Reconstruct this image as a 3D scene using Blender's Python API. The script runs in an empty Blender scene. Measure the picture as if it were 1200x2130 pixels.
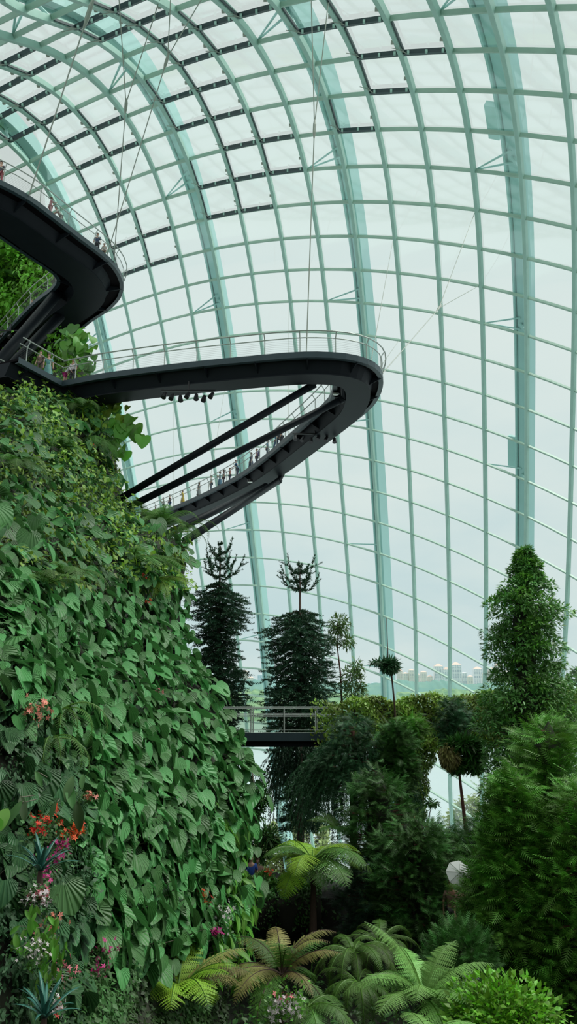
import bpy, math, random
import numpy as np
from mathutils import Vector, Matrix
R = math.radians
rng = np.random.default_rng(7); random.seed(7)
SC = bpy.context.scene
COL = SC.collection

# ------------------------------------------------------------------ camera, world, exposure
F = 1600.0; PITCH = math.atan(365/1600.0); cp, sp = math.cos(PITCH), math.sin(PITCH)
cam = bpy.data.cameras.new('camera'); camo = bpy.data.objects.new('camera', cam); COL.objects.link(camo)
cam.sensor_fit = 'VERTICAL'; cam.sensor_height = 24.0; cam.lens = 24.0*F/2130.0
cam.clip_start = 0.1; cam.clip_end = 9000
camo.location = (0, 0, 0); camo.rotation_euler = (math.pi/2+PITCH, 0, 0)
SC.camera = camo
SC.view_settings.view_transform = 'Standard'; SC.view_settings.look = 'None'
SC.view_settings.gamma = 1; SC.view_settings.exposure = 0.0; SC.view_settings.use_curve_mapping = False
SC.cycles.max_bounces = 8; SC.cycles.diffuse_bounces = 3; SC.cycles.glossy_bounces = 2
SC.cycles.transparent_max_bounces = 12; SC.cycles.transmission_bounces = 4
W = bpy.data.worlds.new('overcast_sky'); SC.world = W; W.use_nodes = True
nt = W.node_tree; nt.nodes.clear()
def N(t, **k):
    n = nt.nodes.new(t)
    for a, b in k.items(): setattr(n, a, b)
    return n
tc = N('ShaderNodeTexCoord'); mp = N('ShaderNodeMapping'); mp.inputs['Scale'].default_value = (1, 1, 2.6)
nz = N('ShaderNodeTexNoise'); nz.inputs['Scale'].default_value = 2.6; nz.inputs['Detail'].default_value = 6; nz.inputs['Roughness'].default_value = .55
rp = N('ShaderNodeValToRGB'); rp.color_ramp.elements[0].position = .38; rp.color_ramp.elements[1].position = .62
rp.color_ramp.elements[0].color = (.53, .66, .685, 1); rp.color_ramp.elements[1].color = (.68, .75, .735, 1)
sx = N('ShaderNodeSeparateXYZ'); mr = N('ShaderNodeMapRange'); mr.inputs[1].default_value = .05; mr.inputs[2].default_value = .55
mx = N('ShaderNodeMix', data_type='RGBA'); bg = N('ShaderNodeBackground'); ow = N('ShaderNodeOutputWorld')
bg.inputs[1].default_value = 1.06
L = nt.links.new
L(tc.outputs['Generated'], mp.inputs[0]); L(mp.outputs[0], nz.inputs[0]); L(nz.outputs[0], rp.inputs[0])
L(tc.outputs['Generated'], sx.inputs[0]); L(sx.outputs[2], mr.inputs[0])
L(mr.outputs[0], mx.inputs[0]); L(rp.outputs[0], mx.inputs[6]); mx.inputs[7].default_value = (.73, .785, .765, 1)
L(mx.outputs[2], bg.inputs[0]); L(bg.outputs[0], ow.inputs[0])
sl = bpy.data.lights.new('veiled_sun', 'SUN'); sl.energy = 3.2; sl.angle = R(35); sl.color = (1, 1, .94)
slo = bpy.data.objects.new('veiled_sun', sl); COL.objects.link(slo)
slo.rotation_euler = (R(-6), R(30), 0)

# ------------------------------------------------------------------ helpers
def P(px, py, d):
    """world point seen at photo pixel (px,py) lying at forward distance d (world y)"""
    u = (px-600)/F; v = (1065-py)/F
    y = cp-sp*v; z = sp+cp*v
    return Vector((u/y*d, d, z/y*d))
def PZ(px, py, h):
    """world point seen at a pixel on the horizontal plane z=h"""
    q = P(px, py, 1.0); return q*(h/q.z)
def proj(p):
    dy = cp*p[1]+sp*p[2]; dz = -sp*p[1]+cp*p[2]
    return 600+F*p[0]/dy, 1065-F*dz/dy

MATS = {}
def mat(name, col, rough=.6, metal=0., spec=.5, var=.0, nscale=6., bump=0., trans=0., col2=None, tint=0., veins=False, coat=0.):
    if name in MATS: return MATS[name]
    m = bpy.data.materials.new(name); m.use_nodes = True; t = m.node_tree; t.nodes.clear()
    def n(ty, **k):
        q = t.nodes.new(ty)
        for a, b in k.items(): setattr(q, a, b)
        return q
    l = t.links.new
    out = n('ShaderNodeOutputMaterial'); b = n('ShaderNodeBsdfPrincipled')
    b.inputs['Roughness'].default_value = rough; b.inputs['Metallic'].default_value = metal
    b.inputs['Specular IOR Level'].default_value = spec
    c4 = tuple(col)+(1,); d4 = tuple(col2 or [x*.6 for x in col])+(1,)
    tcn = n('ShaderNodeTexCoord'); noi = n('ShaderNodeTexNoise'); noi.inputs['Scale'].default_value = nscale; noi.inputs['Detail'].default_value = 4
    l(tcn.outputs['Object'], noi.inputs[0])
    mixc = n('ShaderNodeMix', data_type='RGBA'); mixc.inputs[6].default_value = c4; mixc.inputs[7].default_value = d4
    cr = n('ShaderNodeMapRange'); cr.inputs[1].default_value = .35; cr.inputs[2].default_value = .7; cr.inputs[3].default_value = 0; cr.inputs[4].default_value = var
    l(noi.outputs[0], cr.inputs[0]); l(cr.outputs[0], mixc.inputs[0])
    last = mixc.outputs[2]
    if tint:
        at = n('ShaderNodeAttribute', attribute_name='tint')
        hs = n('ShaderNodeHueSaturation')
        m1 = n('ShaderNodeMapRange'); m1.inputs[3].default_value = 1-tint; m1.inputs[4].default_value = 1+tint
        m2 = n('ShaderNodeMapRange'); m2.inputs[3].default_value = .5-.018*tint*2; m2.inputs[4].default_value = .5+.012*tint*2
        l(at.outputs['Fac'], m1.inputs[0]); l(at.outputs['Fac'], m2.inputs[0])
        l(m1.outputs[0], hs.inputs['Value']); l(m2.outputs[0], hs.inputs['Hue']); l(last, hs.inputs['Color']); last = hs.outputs[0]
    if veins:
        uv = n('ShaderNodeUVMap'); sp_ = n('ShaderNodeSeparateXYZ'); l(uv.outputs[0], sp_.inputs[0])
        ab = n('ShaderNodeMath', operation='ABSOLUTE'); l(sp_.outputs[0], ab.inputs[0])
        a0 = n('ShaderNodeMath', operation='ADD'); l(sp_.outputs[1], a0.inputs[0]); a0.inputs[1].default_value = .45
        a1 = n('ShaderNodeMath', operation='DIVIDE'); l(ab.outputs[0], a1.inputs[0]); l(a0.outputs[0], a1.inputs[1])
        a2 = n('ShaderNodeMath', operation='MULTIPLY'); l(a1.outputs[0], a2.inputs[0]); a2.inputs[1].default_value = 24.
        a3 = n('ShaderNodeMath', operation='SINE'); l(a2.outputs[0], a3.inputs[0])
        a4 = n('ShaderNodeMapRange'); l(a3.outputs[0], a4.inputs[0]); a4.inputs[1].default_value = .6; a4.inputs[2].default_value = 1.
        a5 = n('ShaderNodeMapRange'); l(ab.outputs[0], a5.inputs[0]); a5.inputs[1].default_value = .035; a5.inputs[2].default_value = .0
        a6 = n('ShaderNodeMath', operation='MAXIMUM'); l(a4.outputs[0], a6.inputs[0]); l(a5.outputs[0], a6.inputs[1])
        a7 = n('ShaderNodeMath', operation='MULTIPLY'); l(a6.outputs[0], a7.inputs[0]); a7.inputs[1].default_value = .17
        mv = n('ShaderNodeMix', data_type='RGBA'); l(a7.outputs[0], mv.inputs[0]); l(last, mv.inputs[6])
        mv.inputs[7].default_value = (.20, .42, .15, 1); last = mv.outputs[2]
        bp = n('ShaderNodeBump'); bp.inputs['Strength'].default_value = .5; bp.inputs['Distance'].default_value = .012
        l(a3.outputs[0], bp.inputs['Height']); l(bp.outputs[0], b.inputs['Normal'])
    elif bump:
        bp = n('ShaderNodeBump'); bp.inputs['Strength'].default_value = bump; l(noi.outputs[0], bp.inputs['Height']); l(bp.outputs[0], b.inputs['Normal'])
    l(last, b.inputs['Base Color'])
    sh = b.outputs[0]
    if trans:
        tr = n('ShaderNodeBsdfTranslucent'); l(last, tr.inputs[0]); ms = n('ShaderNodeMixShader'); ms.inputs[0].default_value = trans
        l(b.outputs[0], ms.inputs[1]); l(tr.outputs[0], ms.inputs[2]); sh = ms.outputs[0]
    l(sh, out.inputs[0]); MATS[name] = m; return m

def glassmat(name, tintc, refl=.06):
    m = bpy.data.materials.new(name); m.use_nodes = True; t = m.node_tree; t.nodes.clear(); l = t.links.new
    out = t.nodes.new('ShaderNodeOutputMaterial'); tr = t.nodes.new('ShaderNodeBsdfTransparent'); gl = t.nodes.new('ShaderNodeBsdfGlossy')
    ms = t.nodes.new('ShaderNodeMixShader'); fr = t.nodes.new('ShaderNodeLayerWeight'); fr.inputs[0].default_value = .25
    mm = t.nodes.new('ShaderNodeMath'); mm.operation = 'MULTIPLY_ADD'; mm.inputs[1].default_value = .18; mm.inputs[2].default_value = refl*.4
    tr.inputs[0].default_value = tuple(tintc)+(1,); gl.inputs[0].default_value = (.8, .95, .92, 1); gl.inputs['Roughness'].default_value = .05
    l(fr.outputs['Fresnel'], mm.inputs[0]); l(mm.outputs[0], ms.inputs[0]); l(tr.outputs[0], ms.inputs[1]); l(gl.outputs[0], ms.inputs[2]); l(ms.outputs[0], out.inputs[0])
    return m

class MB:
    """collects shapes, then becomes one mesh"""
    def __init__(s): s.v = []; s.f = []; s.n = 0; s.uv = []; s.t = []; s.anyt = False
    def add(s, v, f, uv=None, t=None):
        v = np.asarray(v, float).reshape(-1, 3); k = len(v)
        s.v.append(v)
        if isinstance(f, np.ndarray): s.f.append((f+s.n))
        else: s.f.append([tuple(i+s.n for i in q) for q in f])
        s.uv.append(np.zeros((k, 2)) if uv is None else np.asarray(uv, float))
        if t is None: s.t.append(np.full(k, .5))
        else: s.t.append(np.broadcast_to(np.asarray(t, float), (k,)).copy()); s.anyt = True
        s.n += k
    def box(s, c, sz, M=None):
        x, y, z = [q/2 for q in sz]
        v = np.array([(i, j, k) for i in (-x, x) for j in (-y, y) for k in (-z, z)])
        if M is not None: v = v@np.array(M).T
        s.add(v+np.array(c), [(0, 1, 3, 2), (4, 6, 7, 5), (0, 4, 5, 1), (2, 3, 7, 6), (0, 2, 6, 4), (1, 5, 7, 3)])
    def tube(s, pts, rad, seg=6, cap=True):
        pts = [Vector(p) for p in pts]; n = len(pts)
        if not hasattr(rad, '__len__'): rad = [rad]*n
        up = Vector((0, 0, 1)); V = []; prev = None
        for i, p in enumerate(pts):
            d = (pts[min(i+1, n-1)]-pts[max(i-1, 0)])
            if d.length < 1e-9: d = Vector((0, 0, 1))
            d.normalize()
            a = prev-d*prev.dot(d) if prev is not None else d.cross(up if abs(d.z) < .95 else Vector((1, 0, 0)))
            if a.length < 1e-6: a = d.orthogonal()
            a.normalize(); prev = a; b = d.cross(a)
            for k in range(seg):
                th = 2*math.pi*k/seg; q = p+(a*math.cos(th)+b*math.sin(th))*rad[i]; V.append(tuple(q))
        Fs = []
        for i in range(n-1):
            for k in range(seg):
                k2 = (k+1) % seg; Fs.append((i*seg+k, i*seg+k2, (i+1)*seg+k2, (i+1)*seg+k))
        if cap: Fs.append(tuple(range(seg))[::-1]); Fs.append(tuple((n-1)*seg+k for k in range(seg)))
        s.add(V, Fs)
    def bar(s, a, b, w, h, side=None):
        a = Vector(a); b = Vector(b); d = (b-a); l = d.length; d.normalize()
        sd = Vector(side) if side is not None else d.cross(Vector((0, 0, 1)))
        sd = sd-d*sd.dot(d)
        if sd.length < 1e-6: sd = d.orthogonal()
        sd.normalize(); u = d.cross(sd)
        V = [tuple(p+sd*(i*w/2)+u*(j*h/2)) for p in (a, b) for i, j in ((-1, -1), (1, -1), (1, 1), (-1, 1))]
        s.add(V, [(0, 1, 2, 3)[::-1], (4, 5, 6, 7), (0, 1, 5, 4), (1, 2, 6, 5), (2, 3, 7, 6), (3, 0, 4, 7)])
    def sweep(s, pts, sides, ups, prof, closed=True):
        """prof: list of (side, up) offsets swept along pts with per-point frames"""
        n = len(pts); k = len(prof); V = []
        for p, a, u in zip(pts, sides, ups):
            for (x, y) in prof: V.append(tuple(Vector(p)+Vector(a)*x+Vector(u)*y))
        Fs = []
        for i in range(n-1):
            for j in range(k if closed else k-1):
                j2 = (j+1) % k; Fs.append((i*k+j, i*k+j2, (i+1)*k+j2, (i+1)*k+j))
        if closed: Fs.append(tuple(range(k))[::-1]); Fs.append(tuple((n-1)*k+j for j in range(k)))
        s.add(V, Fs)
    def build(s, name, m, parent=None, smooth=False):
        me = bpy.data.meshes.new(name)
        V = np.concatenate(s.v) if s.v else np.zeros((0, 3))
        if all(isinstance(q, np.ndarray) for q in s.f) and s.f and len({q.shape[1] for q in s.f}) == 1:
            A = np.concatenate(s.f); k = A.shape[1]
            me.vertices.add(len(V)); me.vertices.foreach_set('co', V.ravel())
            me.loops.add(A.size); me.loops.foreach_set('vertex_index', A.ravel().astype(np.int32))
            me.polygons.add(len(A)); me.polygons.foreach_set('loop_start', (np.arange(len(A))*k).astype(np.int32))
            me.polygons.foreach_set('loop_total', np.full(len(A), k, np.int32)); me.update(calc_edges=True)
        else:
            fl = []
            for q in s.f: fl += (q.tolist() if isinstance(q, np.ndarray) else q)
            me.from_pydata(V.tolist(), [], fl); me.update()
        vi = np.empty(len(me.loops), np.int32); me.loops.foreach_get('vertex_index', vi)
        ul = me.uv_layers.new(name='UVMap'); UV = np.concatenate(s.uv); ul.data.foreach_set('uv', UV[vi].ravel())
        if s.anyt:
            at = me.attributes.new('tint', 'FLOAT', 'POINT'); at.data.foreach_set('value', np.concatenate(s.t))
        if smooth: me.polygons.foreach_set('use_smooth', np.ones(len(me.polygons), bool))
        me.materials.append(m)
        o = bpy.data.objects.new(name, me); COL.objects.link(o)
        if parent: o.parent = parent
        return o
def tag(o, label=None, cat=None, group=None, kind=None):
    if label: o['label'] = label
    if cat: o['category'] = cat
    if group: o['group'] = group
    if kind: o['kind'] = kind
    return o
def empty(name, loc=(0, 0, 0), label=None, cat=None, group=None):
    o = bpy.data.objects.new(name, None); o.empty_display_size = .2; COL.objects.link(o); o.location = loc
    return tag(o, label, cat, group)
def child(mb, name, m, root, smooth=False):
    """part built in world coordinates, kept in place under a root that only has a location"""
    o = mb.build(name, m, None, smooth)
    me = o.data; n = len(me.vertices); co = np.empty(n*3); me.vertices.foreach_get('co', co)
    co = co.reshape(-1, 3)-np.array(root.location); me.vertices.foreach_set('co', co.ravel()); me.update()
    o.parent = root; return o
def dup(root, loc=None, rot=None, sc=None, label=None, group=None):
    r = root.copy(); COL.objects.link(r)
    if loc is not None: r.location = loc
    if rot is not None:
        if isinstance(rot, Matrix): r.rotation_euler = rot.to_euler()
        else: r.rotation_euler = rot
    if sc is not None: r.scale = (sc, sc, sc) if not hasattr(sc, '__len__') else sc
    if label: r['label'] = label
    if group: r['group'] = group
    for ch in list(root.children):
        c = ch.copy(); COL.objects.link(c); c.parent = r
        for g in ch.children:
            d = g.copy(); COL.objects.link(d); d.parent = c
    return r
def batch(mb, tv, tf, tuv, pos, X, Y, Z, scale, tint):
    """many copies of a small template (leaflets, needles) inside one mesh; X,Y,Z are (n,3) axes"""
    n = len(pos); k = len(tv); tv = np.asarray(tv, float)
    V = (tv[None, :, 0, None]*X[:, None]+tv[None, :, 1, None]*Y[:, None]+tv[None, :, 2, None]*Z[:, None])*scale[:, None, None]+pos[:, None]
    Fa = (np.asarray(tf)[None]+(np.arange(n)*k)[:, None, None]).reshape(-1, np.asarray(tf).shape[1])
    mb.add(V.reshape(-1, 3), Fa, np.tile(tuv, (n, 1)), np.repeat(tint, k))
def unit(a):
    return a/np.maximum(np.linalg.norm(a, axis=-1, keepdims=True), 1e-9)
def frames(Y, up, twist=None):
    Y = unit(Y); Z = unit(up-(up*Y).sum(-1, keepdims=True)*Y); X = np.cross(Y, Z)
    if twist is not None:
        c, s_ = np.cos(twist)[:, None], np.sin(twist)[:, None]; X, Z = X*c+Z*s_, Z*c-X*s_
    return X, Y, Z

# ------------------------------------------------------------------ materials
M = dict(
 mull=mat('roof_steel', (.36, .58, .49), .45, var=.25, nscale=.8),
 purl=mat('purlin_steel', (.38, .56, .45), .45, var=.3, nscale=.8),
 arch=mat('arch_steel', (.38, .62, .59), .5, var=.15, nscale=.3),
 shade=mat('shade_dark', (.035, .06, .065), .5, var=.3),
 rod=mat('cable_steel', (.34, .37, .31), .5, metal=.0),
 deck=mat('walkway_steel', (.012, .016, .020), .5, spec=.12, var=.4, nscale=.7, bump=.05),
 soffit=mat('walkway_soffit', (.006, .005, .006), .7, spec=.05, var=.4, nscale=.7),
 fascia=mat('walkway_fascia', (.035, .06, .07), .4, spec=.35, var=.3, nscale=2),
 rail=mat('rail_steel', (.42, .46, .42), .35, metal=.4),
 lamp=mat('fixture_black', (.02, .02, .022), .4),
 lens=mat('fixture_lens', (.75, .75, .68), .2),
 bark=mat('bark', (.075, .045, .032), .85, var=.6, nscale=9, bump=.5),
 redbark=mat('red_bark', (.15, .065, .045), .85, var=.5, nscale=9, bump=.5),
 palebark=mat('pale_bark', (.16, .15, .11), .8, var=.5, nscale=9, bump=.4),
 soil=mat('planted_soil', (.022, .030, .014), .95, var=.8, nscale=1.5, bump=.6, col2=(.012, .009, .006)),
 rock=mat('dark_rock', (.03, .028, .02), .95, var=.7, nscale=2., bump=.8),
 heart=mat('heart_leaf', (.064, .225, .055), .42, spec=.42, trans=.2, tint=.5, veins=True, var=.3, nscale=1.2, col2=(.05, .20, .06)),
 small=mat('creeper_leaf', (.055, .165, .035), .55, trans=.25, tint=.6, var=.6, nscale=.5, col2=(.03, .085, .02)),
 shadeleaf=mat('dark_creeper_leaf_shaded', (.022, .075, .022), .6, trans=.2, tint=.5),  # dark creeper leaf; shade of the lower-left mountain is put into its green
 heartshade=mat('dark_heart_leaf_shaded', (.028, .11, .035), .45, spec=.35, trans=.15, tint=.5, veins=True),  # darker copy of the heart leaf, lower-left shade painted into the colour
 ferndark=mat('fern_dark_green', (.06, .135, .015), .55, trans=.3, tint=.4),
 fern=mat('fern_green', (.075, .20, .03), .55, trans=.3, tint=.4),
 fernl=mat('fern_light_green', (.20, .43, .10), .5, trans=.3, tint=.35),
 ferny=mat('fern_yellow_green', (.22, .40, .03), .5, trans=.3, tint=.45),
 fernb=mat('fern_brown_olive', (.24, .25, .07), .6, trans=.25, tint=.5, var=.7, nscale=2, col2=(.20, .12, .06)),
 arau=mat('dark_conifer_green', (.022, .082, .035), .55, tint=.5, trans=.1),
 feather=mat('feathery_conifer_green', (.095, .29, .03), .55, trans=.2, tint=.5),
 cedar=mat('layered_conifer_green', (.046, .155, .026), .55, trans=.15, tint=.5),
 weep=mat('weeping_conifer_green', (.035, .12, .045), .55, trans=.15, tint=.5),
 broad=mat('broadleaf_green', (.10, .27, .06), .45, trans=.22, tint=.5, spec=.6),
 ivy=mat('ivy_green', (.20, .34, .03), .5, trans=.25, tint=.6, var=.4, nscale=.8, col2=(.04, .12, .02)),
 paletree=mat('pale_tree_leaf', (.34, .42, .16), .6, trans=.3, tint=.3),
 wisp=mat('wispy_leaf', (.12, .22, .06), .5, trans=.3, tint=.4),
 brome=mat('bromeliad_leaf', (.05, .21, .17), .4, trans=.1, tint=.25),
 lime=mat('lime_leaf', (.12, .34, .04), .45, trans=.3, tint=.35),
 shrub=mat('bright_shrub_leaf', (.13, .36, .02), .5, trans=.3, tint=.5),
 red=mat('petal_red', (.75, .05, .02), .5, trans=.3, tint=.2), orange=mat('petal_orange', (.85, .12, .03), .5, trans=.3, tint=.2),
 pink=mat('petal_pink', (.85, .22, .28), .5, trans=.3, tint=.2), magenta=mat('petal_magenta', (.55, .02, .22), .5, trans=.3, tint=.2),
 white=mat('petal_white', (.8, .72, .74), .5, trans=.3, tint=.15), salmon=mat('petal_salmon', (.85, .30, .22), .5, trans=.3, tint=.2),
)
GLASS = glassmat('roof_glass', (.93, .975, .965))
RAILGLASS = glassmat('rail_glass', (.75, .78, .75), .1)

# ------------------------------------------------------------------ the glass dome (grid of mullions i and purlins j)
CF = np.array([[1.2732, 98.7958, 43.8823], [6.8311, 58.8797, -39.6746], [-0.9374, -40.1092, -41.3392], [5.0222, -7.6534, 18.6879], [-6.6725, 42.683, 7.7857], [-3.0548, -0.71, -7.0021], [5.1418, -16.6933, -0.4027], [-46.4549, 21.6505, 10.547], [-11.5833, 7.0577, 9.1963], [21.3518, 0.467, 1.7526], [2.1878, -14.818, -13.5499], [-12.9005, 1.6367, 3.0757], [0.2137, 7.4972, 4.7502], [-2.2381, -5.7375, -18.4187], [-2.2672, -15.2405, -11.2633], [-5.0173, 0.844, 15.3673], [5.8721, 11.3646, 8.4887], [1.875, 1.7137, -9.0087], [4.1135, -1.138, -1.9262], [5.1575, -1.6347, -2.9977], [-0.5579, -0.208, -5.4427], [1.5005, 7.8074, 4.763], [0.7113, -0.6447, 0.4065], [-2.3358, 1.9022, 3.9882], [0.3722, 0.0247, 3.6444], [-2.2325, -1.4285, 1.0072], [-1.0305, -2.3472, -1.6326], [-1.7735, -0.9696, 0.4079]])
EX = [(a, b) for a in range(7) for b in range(7-a)]
def DP(i, j):
    i = np.asarray(i, float); j = np.asarray(j, float); a = (i-7)/10.; b = (j-10)/15.
    return np.stack([a**m*b**n for m, n in EX], -1)@CF
def DF(i, j):
    """tangents and inward normal of the dome surface"""
    e = .05; ti = unit(DP(i+e, j)-DP(i-e, j)); tj = unit(DP(i, j+e)-DP(i, j-e)); nn = unit(np.cross(ti, tj))
    p = DP(i, j); inw = np.array([0, 45., 5.])-p
    sg = np.sign((nn*inw).sum(-1, keepdims=True)); return ti, tj, nn*sg
def dome_at(px, py):
    best = None
    g = np.array([(i, j) for i in np.arange(-1, 15, .5) for j in np.arange(-5, 27, .5)])
    for _ in range(4):
        p = DP(g[:, 0], g[:, 1]); dy = cp*p[:, 1]+sp*p[:, 2]; dz = -sp*p[:, 1]+cp*p[:, 2]
        e = (600+F*p[:, 0]/dy-px)**2+(1065-F*dz/dy-py)**2; k = e.argmin(); best = g[k]; st = .5/4**(_+1)
        g = np.array([(best[0]+a*st, best[1]+b*st) for a in range(-4, 5) for b in range(-4, 5)])
    return Vector(DP(best[0], best[1]))
I0, I1, J0, J1 = -2, 15, -6, 27
num = 1
for i in range(I0, I1+1):
    js = np.arange(J0, J1+.01, .5); ii = np.full_like(js, i)
    p = DP(ii, js); ti, tj, nn = DF(ii, js)
    mb = MB(); w = .36
    mb.sweep(p, np.cross(tj, nn), nn, [(-w/2, -.05), (-w/2, .42), (-w/2+.05, .46), (w/2-.05, .46), (w/2, .42), (w/2, -.05)])
    tag(mb.build('trim_%d' % num, M['mull']), 'green-grey steel mullion curving up the glass dome', kind='structure'); num += 1
for j in range(J0, J1+1):
    is_ = np.arange(I0, I1+.01, .5); jj = np.full_like(is_, j)
    p = DP(is_, jj); ti, tj, nn = DF(is_, jj)
    mb = MB(); w = .18
    mb.sweep(p, np.cross(ti, nn), nn, [(-w/2, -.05), (-w/2, .26), (w/2, .26), (w/2, -.05)])
    tag(mb.build('trim_%d' % num, M['purl']), 'thin green-grey steel purlin crossing the glass dome', kind='structure'); num += 1
for k, i in enumerate(range(I0, I1)):
    mb = MB(); js = np.arange(J0, J1+1)
    a = DP(np.full(len(js), i), js); b = DP(np.full(len(js), i+1), js); n = len(js)
    fa = np.array([(q, q+1, n+q+1, n+q) for q in range(n-1)])
    mb.add(np.concatenate([a, b]), fa)
    tag(mb.build('window_%d' % (k+1), GLASS), 'curved strip of clear glass panes between two mullions', kind='structure')

# outer arches outside the glass
for q, (i, wd) in enumerate(((1, 'rightmost pale teal steel arch outside the glass'), (5, 'pale teal steel arch outside the glass above the hairpin tip of the lower walkway'),
                        (9, 'pale teal steel arch outside the glass passing behind the middle of the lower walkway'), (13, 'leftmost pale teal steel arch outside the glass'))):
    js = np.arange(J0, J1+1.01, .5); ii = np.full_like(js, i)
    p = DP(ii, js); ti, tj, nn = DF(ii, js); sd = np.cross(tj, nn)
    root = empty('steel_arch', tuple(p[len(p)//2]-nn[len(p)//2]*2.5), 'big '+wd, 'arch')
    shl = (1.8, 1.0, 1.2, 0.)[q]; c = p-nn*2.5+np.where(sd[:, :1] < 0, sd, -sd)*shl
    mb = MB(); mb.sweep(c, sd, nn, [(-.42, -.9), (-.42, .9), (.42, .9), (.42, -.9)]); child(mb, 'box_rib', M['arch'], root)
    for s_ in (-1, 1):
        mb = MB(); mb.sweep(c+sd*s_*.62, sd, nn, [(-.09, -.9), (-.09, 1.2), (.09, 1.2), (.09, -.9)]); child(mb, 'edge_plate', M['arch'], root)
    for j in range(-4, 27, 4):
        mb = MB(); k = int((j-J0)*2); c0 = c[k]+nn[k]*.9
        for di in (.25, -.25):
            node = DP(i+.98, j); mb.tube([c0+tj[k]*di*3, node], [.11, .07], 6)
        mb.tube([c0, DP(i, j)], .12, 6)
        child(mb, 'bracket', M['arch'], root)
    if q == 0:
        for (ja, jb) in ((3.3, 4.6), (11.3, 12.6)):
            mb = MB(); k = int(((ja+jb)/2-J0)*2); s2 = sd[k] if sd[k][0] < 0 else -sd[k]
            mb.bar(Vector(c[k]+s2*1.9-tj[k]*2.0), Vector(c[k]+s2*1.9+tj[k]*2.0), 1.0, .5, side=s2)
            child(mb, 'maintenance_box', M['arch'], root)

# dark roller shades and their actuator arms
SH = [(4,3,0),(4,3,1),(4,3,2),(3,2,1),(5,4,3),(5,4,0),(6,5,-1),(7,6,-1),(7,6,0),(8,7,0),(8,7,1),(8,7,2),(9,8,2),(8,7,3),(7,6,3),(8,7,4),(7,6,4),(9,8,-3),(8,7,-3),
 (9,8,-2),(8,7,-2),(8,7,-1),(9,8,1),(11,10,-3),(11,10,-2),(12,11,-2),(12,11,-1),(12,11,0),(13,12,0),(13,12,-1),(12,11,1),(11,10,1),(12,11,2),(11,10,2),(12,11,3),
 (12,11,4),(11,10,5),(11,10,6),(12,11,5),(12,11,6),(9,8,5),(8,7,5),(9,8,4)]
for (a, b, j) in SH:
    A = Vector(DP(a, j)); B = Vector(DP(b, j)); A1 = Vector(DP(a, j-1)); B1 = Vector(DP(b, j-1))
    _, _, n_ = DF(np.array([(a+b)/2.]), np.array([j-.5])); n_ = Vector(n_[0])
    e = (B-A).normalized(); u = ((A1-A)+(B1-B)).normalized()
    root = empty('roof_shade', tuple((A+B)/2), 'dark rolled shade bar with thin actuator arms below a glass roof panel', 'shade', 'rolled roof shades in the upper part of the glass dome')
    a0 = A+e*.25+u*.32+n_*.2; b0 = B-e*.25+u*.32+n_*.2
    mb = MB(); mb.bar(a0, b0, .34, .30, side=u); child(mb, 'roller_box', M['shade'], root)
    mb = MB(); mb.bar(A+e*.28+u*.3+n_*.2, A1+e*.28-u*.2+n_*.2, .12, .16, side=e); child(mb, 'side_track', M['shade'], root)
    for t in (.12, .55, .93):
        mb = MB(); c = a0.lerp(b0, t); mb.box(c+u*.25+n_*.1, (.16, .16, .22)); child(mb, 'bracket', M['mull'], root)
    mb = MB(); mb.tube([a0+e*.5+n_*.15, A+u*1.6+n_*.5, A-e*.3+u*1.9+n_*.55], .03, 4); child(mb, 'actuator_arm', M['rod'], root)
    mb = MB(); mb.tube([a0+e*.25+n_*.12, A+e*.1+u*2.1+n_*.4], .025, 4); child(mb, 'actuator_arm', M['rod'], root)
    mb = MB(); c = B+u*2.3-e*.28+n_*.35; mb.box(c, (.22, .22, .16)); child(mb, 'wall_hook', M['rod'], root)

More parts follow.
